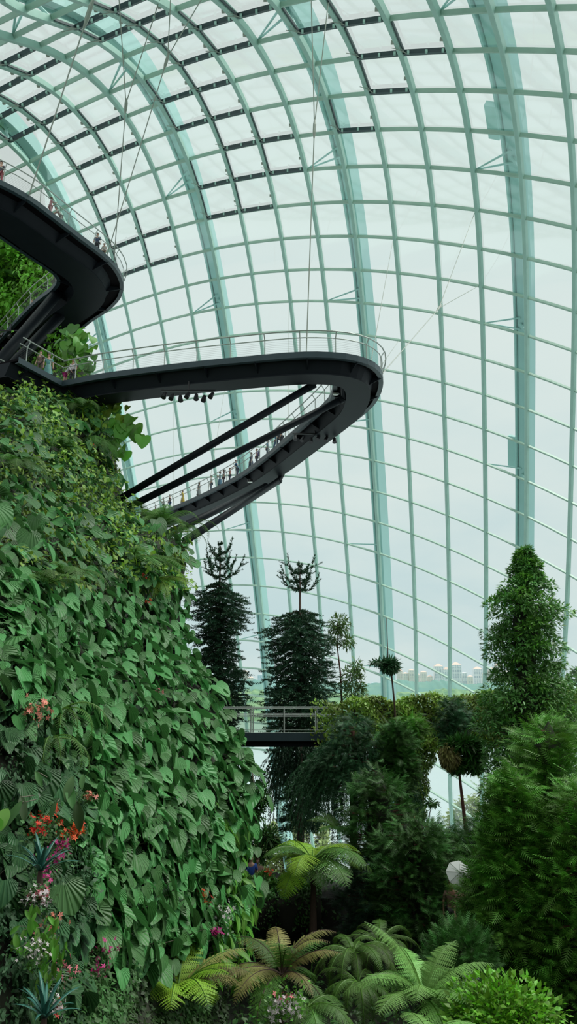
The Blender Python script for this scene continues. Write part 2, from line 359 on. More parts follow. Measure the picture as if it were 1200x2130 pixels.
# ------------------------------------------------------------------ aerial walkways
def resample(pts, step):
    pts = [Vector(p) for p in pts]; out = []
    # catmull-rom
    q = [pts[0]*2-pts[1]]+pts+[pts[-1]*2-pts[-2]]
    for i in range(1, len(q)-2):
        n = max(2, int((q[i+1]-q[i]).length/step))
        for k in range(n):
            t = k/n
            out.append(.5*((2*q[i])+(q[i+1]-q[i-1])*t+(2*q[i-1]-5*q[i]+4*q[i+1]-q[i+2])*t*t+(3*q[i]-q[i-1]-3*q[i+1]+q[i+2])*t**3))
    out.append(pts[-1]); return out
def sides(path):
    out = []; n = len(path)
    for i in range(n):
        d = path[min(i+1, n-1)]-path[max(i-1, 0)]; d.z = 0; d.normalize(); out.append(Vector((d.y, -d.x, 0)))
    return out
def walkway(outer, Wd, inward, root, post_step, rails_in=True, lean=.22, hrail=1.25, mesh_in=True):
    """outer: deck edge polyline; the deck lies on the inward side (+1: right of travel, -1: left)"""
    path = resample(outer, .8); sd = [s*inward for s in sides(path)]
    up = [Vector((0, 0, 1))]*len(path)
    n = len(path)
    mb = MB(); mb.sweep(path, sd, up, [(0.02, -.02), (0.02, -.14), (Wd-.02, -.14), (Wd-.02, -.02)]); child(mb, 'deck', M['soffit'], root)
    for a, nm in ((0, 'outer_fascia'), (1, 'inner_fascia')):
        s0 = 0 if a == 0 else Wd; g = 1 if a == 0 else -1
        mb = MB(); mb.sweep(path, sd, up, [(s0, .06), (s0, -.30), (s0+g*.28, -.30), (s0+g*.28, -.27), (s0+g*.05, -.25), (s0+g*.05, .06)]); child(mb, nm, M['fascia'], root)
    mb = MB(); c = Wd/2
    mb.sweep(path, sd, up, [(c-Wd*.30, -.14), (c-Wd*.19, -.86), (c-Wd*.15, -.93), (c+Wd*.15, -.93), (c+Wd*.19, -.86), (c+Wd*.30, -.14)]); child(mb, 'box_girder', M['deck'], root)
    mb = MB(); mb.sweep(path, sd, up, [(c-Wd*.24, -.92), (c-Wd*.24, -.99), (c+Wd*.24, -.99), (c+Wd*.24, -.92)]); child(mb, 'bottom_flange', M['deck'], root)
    # cumulative length
    L_ = [0]
    for i in range(1, n): L_.append(L_[-1]+(path[i]-path[i-1]).length)
    def at(s):
        s = min(max(s, 0), L_[-1]-1e-6); k = np.searchsorted(L_, s, side='right')-1; t = (s-L_[k])/(L_[k+1]-L_[k]); return path[k].lerp(path[k+1], t), sd[k].lerp(sd[k+1], t).normalized()
    s = 1.0
    while s < L_[-1]:
        p, a = at(s)
        t = Vector((a.y, -a.x, 0))
        for g, s0 in ((1, .05), (-1, Wd-.05)):
            mb = MB(); q = p+a*s0; mb.add([q+Vector((0, 0, -.14))+t*e for e in (-.03, .03)]+[q+Vector((0, 0, -.28))+t*e for e in (-.03, .03)]+[p+a*(s0+g*Wd*.28)+Vector((0, 0, -.7))+t*e for e in (-.03, .03)]+[p+a*(s0+g*Wd*.2)+Vector((0, 0, -.14))+t*e for e in (-.03, .03)],
                   [(0, 2, 4, 6), (7, 5, 3, 1), (0, 1, 3, 2), (2, 3, 5, 4), (4, 5, 7, 6)])
            child(mb, 'fin_bracket', M['deck'], root)
        s += post_step*1.5
    # railings
    for (s0, g, on) in ((0.03, -1, True), (Wd-.03, 1, rails_in)):
        if not on: continue
        side_ = root
        top = [p+a*(s0+g*lean)+Vector((0, 0, hrail)) for p, a in zip(path, sd)]
        mid = [p+a*(s0)+Vector((0, 0, hrail*.74)) for p, a in zip(path, sd)]
        mb = MB(); mb.tube(top, .042, 5); child(mb, 'handrail', M['rail'], side_)
        mb = MB(); mb.tube(mid, .03, 5); child(mb, 'mid_rail', M['rail'], side_)
        for k in range(0 if not mesh_in else 7):
            pass
        mb = MB()
        for k in range(1, 9):
            z = k*.11; mb.tube([p+a*s0+Vector((0, 0, z)) for p, a in zip(path[::2], sd[::2])], .0045, 3, cap=False)
        child(mb, 'wire_infill', M['rail'], side_)
        s = .6
        while s < L_[-1]-.2:
            p, a = at(s); b = p+a*s0; mb = MB()
            mb.tube([b, b+Vector((0, 0, hrail*.72)), b+a*g*lean+Vector((0, 0, hrail))], .032, 5); child(mb, 'post', M['rail'], side_); s += post_step
    return path, sd, at, L_
def tubepart(root, a, b, r, name='strut', m=None):
    mb = MB(); a = Vector(a); b = Vector(b); mb.tube([a, b], r, 14); o = child(mb, name, m or M['deck'], root, True)
    mb = MB(); d = (b-a).normalized(); mb.tube([a-d*.1, a+d*.35], r*1.12, 14); c_ = mb.build('end_collar', M['deck'])
    co = np.array([v.co[:] for v in c_.data.vertices])-np.array(root.location); c_.data.vertices.foreach_set('co', co.ravel()); c_.parent = o
    return o
H1 = 18.5
o1 = [PZ(40, 745, H1), PZ(90, 772, H1), PZ(126, 791, H1), PZ(138, 792, H1), PZ(200, 780, H1), PZ(300, 766, H1), PZ(400, 754, H1), PZ(500, 744, H1), PZ(600, 735, H1),
      PZ(660, 733, H1), PZ(720, 737, H1), PZ(765, 748, H1), PZ(790, 765, H1), PZ(797, 787, H1), PZ(788, 818, H1), PZ(762, 850, H1)]
inn = [PZ(600, 905, H1), PZ(550, 948, H1), PZ(500, 985, H1), PZ(450, 1013, H1), PZ(400, 1037, H1), PZ(350, 1058, H1), PZ(300, 1078, H1), PZ(240, 1100, H1)]
dirs = [(inn[min(i+1, len(inn)-1)]-inn[max(i-1, 0)]).normalized() for i in range(len(inn))]
o1 += [p+Vector((d.y, -d.x, 0))*3.1 for p, d in zip(inn, dirs)]
r1 = empty('aerial_walkway', tuple(PZ(600, 735, H1)), 'lower dark steel hairpin walkway jutting from the green mountain, people along its far leg', 'walkway')
path1, sd1, at1, L1 = walkway(o1, 3.1, -1, r1, 2.05)
H2 = 30.5
o2 = [PZ(-110, 340, H2), PZ(-50, 355, H2), PZ(0, 375, H2), PZ(60, 407, H2), PZ(120, 452, H2), PZ(170, 491, H2), PZ(212, 523, H2), PZ(240, 549, H2), PZ(257, 582, H2), PZ(252, 612, H2), PZ(226, 640, H2),
      PZ(190, 664, H2), PZ(150, 698, H2), PZ(105, 738, H2), PZ(55, 775, H2), PZ(0, 812, H2)]
r2 = empty('aerial_walkway', tuple(PZ(120, 452, H2)), 'upper dark steel hairpin walkway in the top left with visitors leaning on its curved railing', 'walkway')
path2, sd2, at2, L2 = walkway(o2, 5.0, -1, r2, 2.7)
# diagonal struts
tubepart(r1, P(652, 800, 43.2), P(215, 1058, 46), .22)
tubepart(r1, P(716, 828, 45.5), P(215, 1082, 46), .22)
tubepart(r1, P(580, 1000, 63), P(385, 1125, 47), .26)
tubepart(r1, P(552, 1012, 63), P(330, 1120, 47), .26)
tubepart(r2, P(130, 598, 56.0), P(-90, 858, 45), .42)
tubepart(r2, P(142, 640, 59), P(-90, 880, 46), .42)
for (x0, y0, x1, y1, d0, d1) in ((652, 800, 640, 762, 43.2, 41.8), (716, 828, 715, 800, 45.5, 44.2), (580, 1000, 588, 985, 63, 63.8)):
    mb = MB(); mb.tube([P(x0, y0, d0), P(x1, y1, d1)], .2, 8); child(mb, 'strut_bracket', M['deck'], r1)
# lamps under the walkways
def downlight(px, py, h, label):
    p = PZ(px, py, h); r = empty('downlight', tuple(p), label, 'light')
    mb = MB(); mb.tube([p+Vector((0, 0, .12)), p+Vector((0, 0, -.12))], [.22, .26], 12); child(mb, 'housing', M['lamp'], r)
    mb = MB(); mb.tube([p+Vector((0, 0, -.10)), p+Vector((0, 0, -.16))], [.21, .17], 12); child(mb, 'lens', M['lens'], r)
downlight(698, 816, 18.2, 'small round light under the inside of the lower walkway bend')
downlight(520, 1000, 17.4, 'small pale round light under the far leg of the lower walkway')
downlight(52, 762, 29.5, 'small pale round light under the upper walkway near the left struts')
def spot_rig(px, py, h, n, label):
    p = PZ(px, py, h); r = empty('spotlight_rig', tuple(p), label, 'lights')
    mb = MB(); mb.tube([p+Vector((-1.6, 0, .1)), p+Vector((1.6, 0, .1))], .06, 6); child(mb, 'rail_bar', M['lamp'], r)
    mb = MB(); mb.tube([p+Vector((0, 0, .1)), p+Vector((0, 0, .7))], .05, 6); child(mb, 'hanger', M['lamp'], r)
    for k in range(n):
        c = p+Vector((-1.4+2.8*k/(n-1), 0, -.12-.1*(k % 3))); d = Vector((random.uniform(-.5, .5), -.5, -1)).normalized()
        mb = MB(); mb.tube([c-d*.12, c+d*.3], [.10, .16], 8); o = child(mb, 'spotlight', M['lamp'], r)
spot_rig(392, 816, 17.0, 7, 'row of small black spotlights hanging under the front leg of the lower walkway')
spot_rig(655, 905, 17.6, 6, 'cluster of black spotlights hanging under the bend of the lower walkway')
spot_rig(22, 690, 29.4, 5, 'cluster of black spotlights under the inner edge of the upper walkway')
spot_rig(100, 715, 29.2, 4, 'black spotlights under the outer side of the upper walkway above the woman in teal')

# suspension cables
def cable(pts, r, label, tb=None):
    root = empty('suspension_cable', tuple(pts[0][0]), label, 'cable')
    for seg in pts:
        mb = MB(); mb.tube(seg, r, 5); child(mb, 'rod', M['rod'], root)
    if tb is not None:
        a, b = tb; mb = MB(); mb.tube([a, a.lerp(b, .3), a.lerp(b, .7), b], [r*1.2, r*3.2, r*3.2, r*1.2], 6); child(mb, 'turnbuckle', M['rod'], root)
G2 = lambda x, y: PZ(x, y, H2); G1 = lambda x, y: PZ(x, y, H1)
top = dome_at(200, -20); cable([[G2(60, 407), top]], .045, 'thick pale rod from the upper walkway edge to the roof, leftmost of all', (G2(60, 407).lerp(top, .82), G2(60, 407).lerp(top, .97)))
def ycable(bot, fork, tops, label, r=.035):
    T = [dome_at(*t) for t in tops]; m_ = (T[0]+T[1])/2
    n_ = P(*fork, 1.0); # fork lies on the viewing ray near the line bot-m_
    t = .5; best = min(((abs(proj(bot.lerp(m_, k/100))[1]-fork[1]), k/100) for k in range(101)))[1]
    dd = bot.lerp(m_, best).y; K = P(*fork, dd)
    cable([[bot, K], [K, T[0]], [K, T[1]]], r, label, (K.lerp(bot, .06), K.lerp(m_, .05)))
ycable(G2(237, 545), (262, 215), ((247, -10), (335, -10)), 'pale forked rod from the upper walkway tip, the fork nearest the left')
ycable(G2(222, 532), (349, 118), ((355, -10), (424, -10)), 'pale forked rod from the upper walkway tip, its fork higher and further right')
ycable(G1(637, 734), (654, 262), ((647, -10), (684, -5)), 'long thin forked rod rising from the front of the lower walkway to the roof')
ycable(G1(796, 776), (913, 641), ((988, 440), (997, 594)), 'thin forked rod from the lower walkway tip to the right side of the dome', .03)
for (bx, by), (tx, ty), lab in (((772, 750), (818, 497), 'thin cable rising from the railing at the lower walkway tip'), ((790, 765), (830, 708), 'short thin cable from the lower walkway tip to the nearest mullion'),
        ((600, 905), (601, 632), 'thin vertical cable crossing behind the front leg of the lower walkway'), ((361, 1054), (361, 840), 'thin vertical cable holding the left end of the lower walkway far leg'),
        ((433, 1022), (468, 806), 'thin slanting cable holding the middle of the lower walkway far leg')):
    cable([[G1(bx, by), dome_at(tx, ty)]], .022, lab)

# ------------------------------------------------------------------ people
def skin_mesh(name, verts, edges, radii, root=0, sub=1):
    me = bpy.data.meshes.new(name); me.from_pydata(verts, edges, []); me.update()
    o = bpy.data.objects.new(name, me); COL.objects.link(o); md = o.modifiers.new('s', 'SKIN'); md.use_smooth_shade = True
    sv = me.skin_vertices[0].data
    for i, r in enumerate(radii):
        sv[i].radius = (r, r) if not hasattr(r, '__len__') else r; sv[i].use_root = (i == root)
    m2 = o.modifiers.new('u', 'SUBSURF'); m2.levels = sub; m2.render_levels = sub
    dg = bpy.context.evaluated_depsgraph_get(); res = bpy.data.meshes.new_from_object(o.evaluated_get(dg)); res.name = name
    bpy.data.objects.remove(o); return res
POSES = {
 'stand': dict(kn=(0, 0), el=[(-.26, .0, 1.10), (.26, .0, 1.10)], hd=[(-.28, .10, .86), (.28, .10, .86)], lean=0),
 'lean': dict(kn=(0, 0), el=[(-.25, .18, 1.12), (.25, .18, 1.12)], hd=[(-.14, .42, 1.06), (.14, .42, 1.06)], lean=.12),
 'phone': dict(kn=(0, 0), el=[(-.25, .10, 1.14), (.24, .14, 1.16)], hd=[(-.10, .34, 1.30), (.09, .34, 1.34)], lean=.02),
 'walk': dict(kn=(.22, -.16), el=[(-.25, -.12, 1.14), (.25, .10, 1.12)], hd=[(-.25, .02, .92), (.25, .30, .98)], lean=.04),
 'bend': dict(kn=(.05, -.03), el=[(-.22, .55, .98), (.22, .55, .98)], hd=[(-.12, .72, .82), (.12, .72, .82)], lean=.42),
}
PROTO = {}
def person_parts(pose, dress, long_sleeve=False, shorts=False):
    key = (pose, dress, shorts)
    if key in PROTO: return PROTO[key]
    q = POSES[pose]; ln = q['lean']; k = q['kn']
    dz = -ln*.25
    pel = (0, 0, .95); bel = (0, ln*.35, 1.08+dz*.2); che = (0, ln*.8, 1.30+dz*.7); nb = (0, ln*1.0+.0, 1.45+dz); he = (0, ln*1.15+.02, 1.60+dz); ht = (0, ln*1.15+.02, 1.70+dz)
    V = [pel, bel, che, nb, (0, ln*1.1, 1.52+dz), he, ht]; Rr = [(.15, .11), (.135, .10), (.16, .11), (.06, .06), (.055, .055), (.082, .095), (.06, .07)]
    E_ = [(0, 1), (1, 2), (2, 3), (3, 4), (4, 5), (5, 6)]
    V += [(0, he[1]+.105, he[2]-.02)]; Rr += [(.014, .014)]; E_ += [(5, len(V)-1)]          # nose
    for s in (-1, 1): V += [(s*.088, he[1], he[2]-.01)]; Rr += [(.016, .022)]; E_ += [(5, len(V)-1)]  # ears
    shirt_v = [(0, 0, .93), bel, che, nb]; shirt_r = [(.165, .13), (.155, .12), (.18, .13), (.075, .075)]; shirt_e = [(0, 1), (1, 2), (2, 3)]
    tr_v = [(0, 0, .97)]; tr_r = [(.16, .125)]; tr_e = []
    for si, s in enumerate((-1, 1)):
        sh = (s*.19, che[1], che[2]+.09); el = q['el'][si]; hd = q['hd'][si]
        b = len(V); V += [sh, el, hd]; Rr += [(.05, .05), (.038, .038), (.024, .026)]; E_ += [(2, b), (b, b+1), (b+1, b+2)]
        dv = Vector(hd)-Vector(el); dv.normalize(); sdv = Vector((-s*1., 0, 0)); palm = Vector(hd)+dv*.07
        V.append(tuple(palm)); Rr.append((.034, .016)); E_.append((b+2, b+3)); pi_ = b+3
        ax = dv.cross(Vector((0, 0, 1)) if abs(dv.z) < .8 else Vector((0, 1, 0))).normalized(); nrm = dv.cross(ax)
        for fi, (off, ln_) in enumerate(((-.026, .062), (-.009, .072), (.009, .068), (.026, .055))):
            b2 = len(V); a_ = palm+ax*off+dv*.03; m_ = a_+dv*ln_*.55+nrm*.01; e_ = m_+dv*ln_*.4+nrm*.02
            V += [tuple(a_), tuple(m_), tuple(e_)]; Rr += [(.009, .009), (.0085, .0085), (.007, .007)]; E_ += [(pi_, b2), (b2, b2+1), (b2+1, b2+2)]
        b2 = len(V); a_ = Vector(hd)+dv*.03+ax*(-s)*.035; V += [tuple(a_), tuple(a_+dv*.035+ax*(-s)*.012)]; Rr += [(.011, .011), (.009, .009)]; E_ += [(b+2, b2), (b2, b2+1)]
        ky = k[si]*.6; hip = (s*.10, 0, .90); kn = (s*.11, ky+.02, .50); an = (s*.12, ky*1.0-.02+k[si]*.4, .09); to = (s*.13, an[1]+.16, .045)
        b = len(V); V += [hip, kn, an, to]; Rr += [(.09, .09), (.058, .058), (.042, .045), (.035, .03)]; E_ += [(0, b), (b, b+1), (b+1, b+2), (b+2, b+3)]
        e0 = len(shirt_v); mid = tuple(Vector(sh).lerp(Vector(el), .8)); shirt_v += [sh, mid]; shirt_r += [(.065, .065), (.058, .058)]; shirt_e += [(2, e0), (e0, e0+1)]
        e0 = len(tr_v)
        if shorts: tr_v += [hip, tuple(Vector(hip).lerp(Vector(kn), .8))]; tr_r += [(.105, .105), (.085, .085)]; tr_e += [(0, e0), (e0, e0+1)]
        else: tr_v += [hip, kn, tuple(Vector(kn).lerp(Vector(an), .92))]; tr_r += [(.102, .102), (.075, .075), (.062, .062)]; tr_e += [(0, e0), (e0, e0+1), (e0+1, e0+2)]
    body = skin_mesh('person_body', V, E_, Rr)
    top = skin_mesh('person_top', shirt_v, shirt_e, shirt_r)
    if dress:
        mb = MB(); rings = [(.98, .15, .12), (.85, .20, .17), (.6, .25, .21), (.35, .29, .25)]; VV = []
        for z, a, b_ in rings:
            for t in range(16):
                th = t*math.pi/8; w = 1+.06*math.sin(th*5); VV.append((a*w*math.cos(th), b_*w*math.sin(th), z))
        mb.add(VV, [(r*16+t, r*16+(t+1) % 16, (r+1)*16+(t+1) % 16, (r+1)*16+t) for r in range(3) for t in range(16)])
        o = mb.build('skirt', M['rail'], None, True); low = o.data; bpy.data.objects.remove(o)
    else: low = skin_mesh('person_legwear', tr_v, tr_e, tr_r)
    hx, hy, hz = he
    def hair(longh):
        VV = []; Fs = []; NS = 12; rings = []
        lim = 1.75 if not longh else 2.2
        for r in range(7):
            ph = lim*r/6
            for t in range(NS):
                th = 2*math.pi*t/NS; back = .5-.5*math.sin(th)
                p_ = ph*(.62+.38*back) if not longh else ph*(.55+.45*back)
                VV.append((.105*math.sin(p_)*math.cos(th), hy-.012+.118*math.sin(p_)*math.sin(th), hz+.045+.11*math.cos(p_)-(.16*max(0, p_-1.3) if longh else 0)))
        for r in range(6):
            for t in range(NS): Fs.append((r*NS+t, r*NS+(t+1) % NS, (r+1)*NS+(t+1) % NS, (r+1)*NS+t))
        mb = MB(); mb.add(VV, Fs); o = mb.build('hair', M['rail'], None, True); m_ = o.data; bpy.data.objects.remove(o); return m_
    mb = MB()
    for s in (-1, 1): mb.tube([(s*.033, hy+.083, hz+.012), (s*.033, hy+.098, hz+.012)], .011, 6)
    o = mb.build('eyes', M['lamp']); eyes = o.data; bpy.data.objects.remove(o)
    mb = MB()
    for s in (-1, 1):
        an = V  # shoes sit around the feet
    PROTO[key] = (body, top, low, hair(False), hair(True), eyes); return PROTO[key]
SK = [mat('skin_light', (.55, .33, .24), .6), mat('skin_tan', (.36, .20, .13), .6), mat('skin_brown', (.20, .10, .06), .6)]
HR = dict(black=mat('hair_black', (.015, .012, .012), .5), brown=mat('hair_brown', (.09, .045, .025), .5), blond=mat('hair_blond', (.40, .25, .11), .5), grey=mat('hair_grey', (.35, .34, .33), .6))
def person(loc, face, h, top, low, label, pose='stand', hair='black', long_hair=False, dress=False, skin=0, shorts=False, bag=None, group=None):
    body, tp, lw, hs, hl, eyes = person_parts(pose, dress, shorts=shorts)
    r = empty('person', tuple(loc), label, 'person', group); r.rotation_euler = (0, 0, face); r.scale = (h/1.72,)*3
    def part(me, nm, m_):
        o = bpy.data.objects.new(nm, me); COL.objects.link(o); o.parent = r
        if not len(me.materials): me.materials.append(m_)
        o.material_slots[0].link = 'OBJECT'; o.material_slots[0].material = m_; return o
    part(body, 'body', SK[skin]); part(tp, 'shirt', mat('cloth_%02d_%02d_%02d' % tuple(int(c*99) for c in top), top, .8, var=.2, nscale=8))
    part(lw, 'skirt' if dress else ('shorts' if shorts else 'trousers'), mat('cloth_%02d_%02d_%02d' % tuple(int(c*99) for c in low), low, .8, var=.2, nscale=8))
    part(hl if long_hair else hs, 'hair', HR[hair]); part(eyes, 'eyes', M['lamp'])
    if bag:
        mb = MB(); mb.sweep([Vector((0, -.16, 1.02)), Vector((0, -.17, 1.1)), Vector((0, -.17, 1.35)), Vector((0, -.15, 1.44))], [Vector((1, 0, 0))]*4, [Vector((0, 1, 0))]*4,
                            [(-.13, -.12), (-.15, 0), (-.13, .06), (.13, .06), (.15, 0), (.13, -.12)])
        o = mb.build('backpack', mat('cloth_bag_%d' % int(bag[0]*99), bag, .8)); o.parent = r
    return r
LEG = [at1(s) for s in np.arange(0, L1[-1], .1)]
def on_leg(px, off, at, L_, zz, lo=0., hi=1.):
    """point standing on a walkway where it is seen at image column px"""
    best = None
    for s in np.arange(L_[-1]*lo, L_[-1]*hi, .1):
        p, a = at(s); q = p+a*off; e = abs(proj((q.x, q.y, q.z+.8))[0]-px)
        if best is None or e < best[0]: best = (e, q)
    return best[1]
IN = 2.55
for (px, h, top, low, lab, kw) in (
 (632, 1.75, (.03, .06, .12), (.03, .03, .05), 'person in a dark blue shirt near the bend of the lower walkway', dict(hair='brown', pose='lean')),
 (664, 1.6, (.05, .05, .06), (.03, .03, .04), 'person in black nearest the bend on the far leg of the lower walkway', dict(pose='stand')),
 (575, 1.75, (.03, .25, .40), (.05, .12, .25), 'person in a bright blue shirt wearing a dark backpack on the far walkway leg', dict(pose='walk', bag=(.02, .02, .03))),
 (557, 1.6, (.03, .22, .36), (.05, .08, .15), 'shorter person in a blue top beside the one in bright blue with a backpack', dict(hair='brown')),
 (534, 1.65, (.32, .16, .30), (.04, .04, .08), 'person in a mauve shirt with a purple backpack on the far walkway leg', dict(hair='brown', bag=(.10, .08, .22))),
 (522, 1.7, (.03, .05, .12), (.03, .04, .09), 'person in a navy dress standing beside the one in mauve', dict(dress=True, hair='black', long_hair=True)),
 (494, 1.85, (.02, .10, .20), (.02, .04, .09), 'tall person in dark blue with bare arms on the far walkway leg', dict(pose='lean', hair='brown')),
 (478, 1.5, (.45, .13, .12), (.05, .06, .12), 'child sized person in a red top beside the tall one in dark blue', dict(hair='brown')),
 (465, 1.68, (.04, .04, .05), (.05, .05, .07), 'person in black partly behind the one taking a photo', dict(long_hair=True)),
 (458, 1.7, (.30, .48, .55), (.08, .22, .34), 'person in a pale top and blue skirt taking a photo from the far walkway leg', dict(pose='phone', dress=True, hair='brown', long_hair=True)),
 (439, 1.78, (.60, .64, .60), (.10, .14, .20), 'person in a white shirt and dark trousers on the far walkway leg', dict(pose='stand')),
 (414, 1.72, (.10, .10, .12), (.30, .32, .33), 'person with long reddish hair, black top and grey skirt on the far walkway leg', dict(dress=True, hair='brown', long_hair=True)),
 (380, 1.6, (.55, .40, .03), (.50, .36, .03), 'person in a mustard yellow dress on the far walkway leg', dict(dress=True, pose='phone', hair='brown')),
 (353, 1.75, (.06, .04, .05), (.05, .13, .28), 'person in a dark red top and blue jeans on the far walkway leg', dict(hair='black')),
 (340, 1.75, (.45, .55, .46), (.12, .16, .16), 'person in a pale green shirt beside the one in blue jeans', dict(pose='phone', skin=1)),
 (323, 1.3, (.10, .07, .07), (.45, .42, .40), 'child in dark clothes near the left end of the far walkway leg', dict(hair='brown', long_hair=True)),
 (296, 1.65, (.26, .12, .09), (.12, .07, .06), 'person in brown beside the foliage at the left end of the far walkway leg', dict(hair='brown')),
):
    q = on_leg(px, IN, at1, L1, H1, .52, 1.0)
    person((q.x, q.y, H1), random.uniform(1.2, 2.2), h, top, low, lab, **kw)
for (px, h, top, low, lab, kw, f) in (
 (101, 1.72, (.14, .38, .36), (.16, .40, .38), 'woman in a long teal dress standing where the lower walkway leaves the mountain', dict(dress=True, hair='brown', long_hair=True), 3.4),
 (135, 1.5, (.62, .62, .62), (.42, .01, .16), 'person in a white top and magenta shorts bending at the walkway corner', dict(pose='bend', shorts=True, hair='black'), 4.6),
 (152, 1.74, (.62, .58, .58), (.03, .03, .035), 'person in a white shirt and black trousers at the walkway corner', dict(pose='stand', hair='black', skin=1), 2.8),
 (84, 1.6, (.14, .09, .07), (.12, .08, .07), 'person in dark brown behind the woman in teal', dict(hair='brown'), 3.),
):
    q = on_leg(px, .7, at1, L1, H1, 0, .3); person((q.x, q.y, H1), f, h, top, low, lab, **kw)
for (px, off, h, top, low, lab, kw, f, lo, hi) in (
 (104, .55, 1.55, (.66, .34, .36), (.55, .30, .30), 'person in a pink patterned shirt at the upper walkway railing', dict(pose='phone', hair='brown', skin=1), 5.2, .05, .5),
 (128, .5, 1.35, (.60, .60, .54), (.40, .40, .36), 'person in cream leaning low at the upper walkway railing', dict(pose='bend', hair='black'), 2.2, .05, .5),
 (202, .6, 1.7, (.03, .06, .13), (.03, .03, .04), 'person in a navy shirt at the upper walkway bend', dict(pose='stand', hair='grey'), 3.1, .05, .55),
 (216, .55, 1.3, (.60, .58, .52), (.30, .22, .16), 'child in cream beside the one in the navy shirt', dict(hair='blond'), 3., .05, .55),
 (233, .6, 1.4, (.35, .25, .18), (.10, .10, .12), 'person in brown behind wire mesh at the upper walkway tip', dict(hair='brown'), 2.5, .05, .6),
 (2, .6, 1.75, (.10, .09, .10), (.40, .10, .12), 'person in dark top and red trousers at the far left of the upper walkway', dict(hair='brown'), 3., 0, .4),
 (84, 4.1, 1.72, (.40, .55, .62), (.05, .05, .07), 'person in a pale blue shirt seen through the upper walkway loop', dict(hair='brown'), 2.4, .6, 1),
 (72, 3.8, 1.4, (.50, .42, .36), (.12, .10, .09), 'child beside the one in pale blue inside the upper walkway loop', dict(hair='brown'), 1.0, .6, 1),
 (10, 4.1, 1.5, (.52, .03, .04), (.30, .28, .2), 'blond person in a red shirt inside the upper walkway loop', dict(hair='blond', long_hair=True), 2.0, .6, 1),
):
    q = on_leg(px, off, at2, L2, H2, lo, hi); person((q.x, q.y, H2), f, h, top, low, lab, **kw)

# ------------------------------------------------------------------ the planted mountain
YR = [300, 420, 500, 600, 680, 720, 760, 790, 830, 900, 960, 1040, 1090, 1130, 1200, 1260, 1330, 1380, 1430, 1480, 1600, 1700, 1800, 1880, 1960, 2050, 2130, 2330]
XR = [95, 105, 112, 100, 135, 165, 172, 185, 205, 222, 232, 252, 290, 385, 372, 366, 372, 385, 425, 452, 492, 503, 488, 500, 492, 470, 460, 440]
DR = [72, 72, 70, 68, 64, 60, 56, 52, 50, 48, 48, 47, 44, 40, 36, 34, 32, 31, 29, 27.5, 25, 23.5, 22.5, 22, 21, 19.5, 18.5, 17]
DL = [80, 76, 74, 74, 74, 74, 72, 52, 40, 30, 25, 20.5, 18, 16, 13.5, 12.3, 11.5, 11, 10.7, 10.5, 10, 9.6, 9.3, 9, 8.8, 8.5, 8.3, 8]
def MT(x, y):
    """mountain surface at photo-derived parameters: x column, y row"""
    xr = np.interp(y, YR, XR); dr = np.interp(y, YR, DR); dl = np.interp(y, YR, DL)
    t = x/xr; d = dl+(dr-dl)*(np.clip(t, 0, 1)**1.35) - np.clip(-t, 0, 3)*1.0
    w = .35*np.sin(x*.035+y*.011)+.3*np.sin(y*.03-x*.013)+.2*np.sin(x*.09+y*.05)
    d = d*(1+.02*w)
    return np.array(P(x, y, d))
ys = list(np.arange(468, 2331, 14)); V = []; nc = 46
for y in ys:
    xr = np.interp(y, YR, XR); row = []
    for k in range(32):
        x = -420+(xr+420)*(k/31.)**.8; row.append(MT(x, y))
    e = row[-1]; pv = row[-3]
    for k in range(1, 15):          # the flank turning away behind the silhouette
        a = k/14.*2.2; rr = 7.+.12*e[1]
        row.append(e+np.array([-rr*(1-math.cos(a)), rr*math.sin(a)*1.2+k*.25, 0]))
    V += row
mb = MB(); A = np.array([(r*nc+c, r*nc+c+1, (r+1)*nc+c+1, (r+1)*nc+c) for r in range(len(ys)-1) for c in range(nc-1)]); mb.add(V, A)
mo = mb.build('mountain', M['soil'], None, True); tag(mo, 'tall dark planted rock mountain filling the left side', kind='structure')
MC = np.array([0, 0, 0.])
def MF(x, y):
    p = MT(x, y); a = MT(x+3, y)-p; b = MT(x, y+3)-p; n = np.cross(a, b); n /= np.linalg.norm(n)
    if n@p > 0: n = -n
    return p, n
def mnormals(x, y):
    p, n = MF(x, y); n = n+np.array([0.25, -.15, .25]); return p, n/np.linalg.norm(n)

# leaf templates: u across, v along (base at 0, tip at 1); columns (x, y, z)
def leaf_grid(width, lobes, fold, droop, nu=4, nv=7):
    V = []; UV = []
    for j in range(nv+1):
        v = j/nv; w = width(v)
        for i in range(-nu, nu+1):
            u = i/nu; back = lobes*(1-abs(abs(u)-.55)*1.2)*max(0, 1-v*3.5)
            V.append((u*w, v-back, fold*abs(u)*w*1.1-droop*v*v+.015*math.sin(v*22+abs(u)*9)*abs(u))); UV.append((u*w*1.6, v-back))
    nn = 2*nu+1; Fq = [(j*nn+i, j*nn+i+1, (j+1)*nn+i+1, (j+1)*nn+i) for j in range(nv) for i in range(nn-1)]
    return np.array(V), np.array(Fq), np.array(UV)
HEART = [leaf_grid(lambda v: .50*max(0, (1-v))**.62*(1+.35*math.sin(min(v, .5)*math.pi))*.92+.004, .24, f, dr) for f, dr in ((.18, .14), (.35, .2), (.08, .28))]
LANCE = leaf_grid(lambda v: .15*math.sin(math.pi*min(1, max(0.02, v*.96+.02)))**.8+.003, 0, .3, .25, 2, 5)
OVAL4 = (np.array([(0, 0, 0), (.30, .42, .06), (0, .5, 0), (-.30, .42, .06), (0, 1, -.1)]), np.array([(0, 1, 2), (0, 2, 3), (2, 1, 4), (3, 2, 4)]), np.zeros((5, 2)))
def rnd(n, s=1.): return rng.normal(0, s, (n, 3))

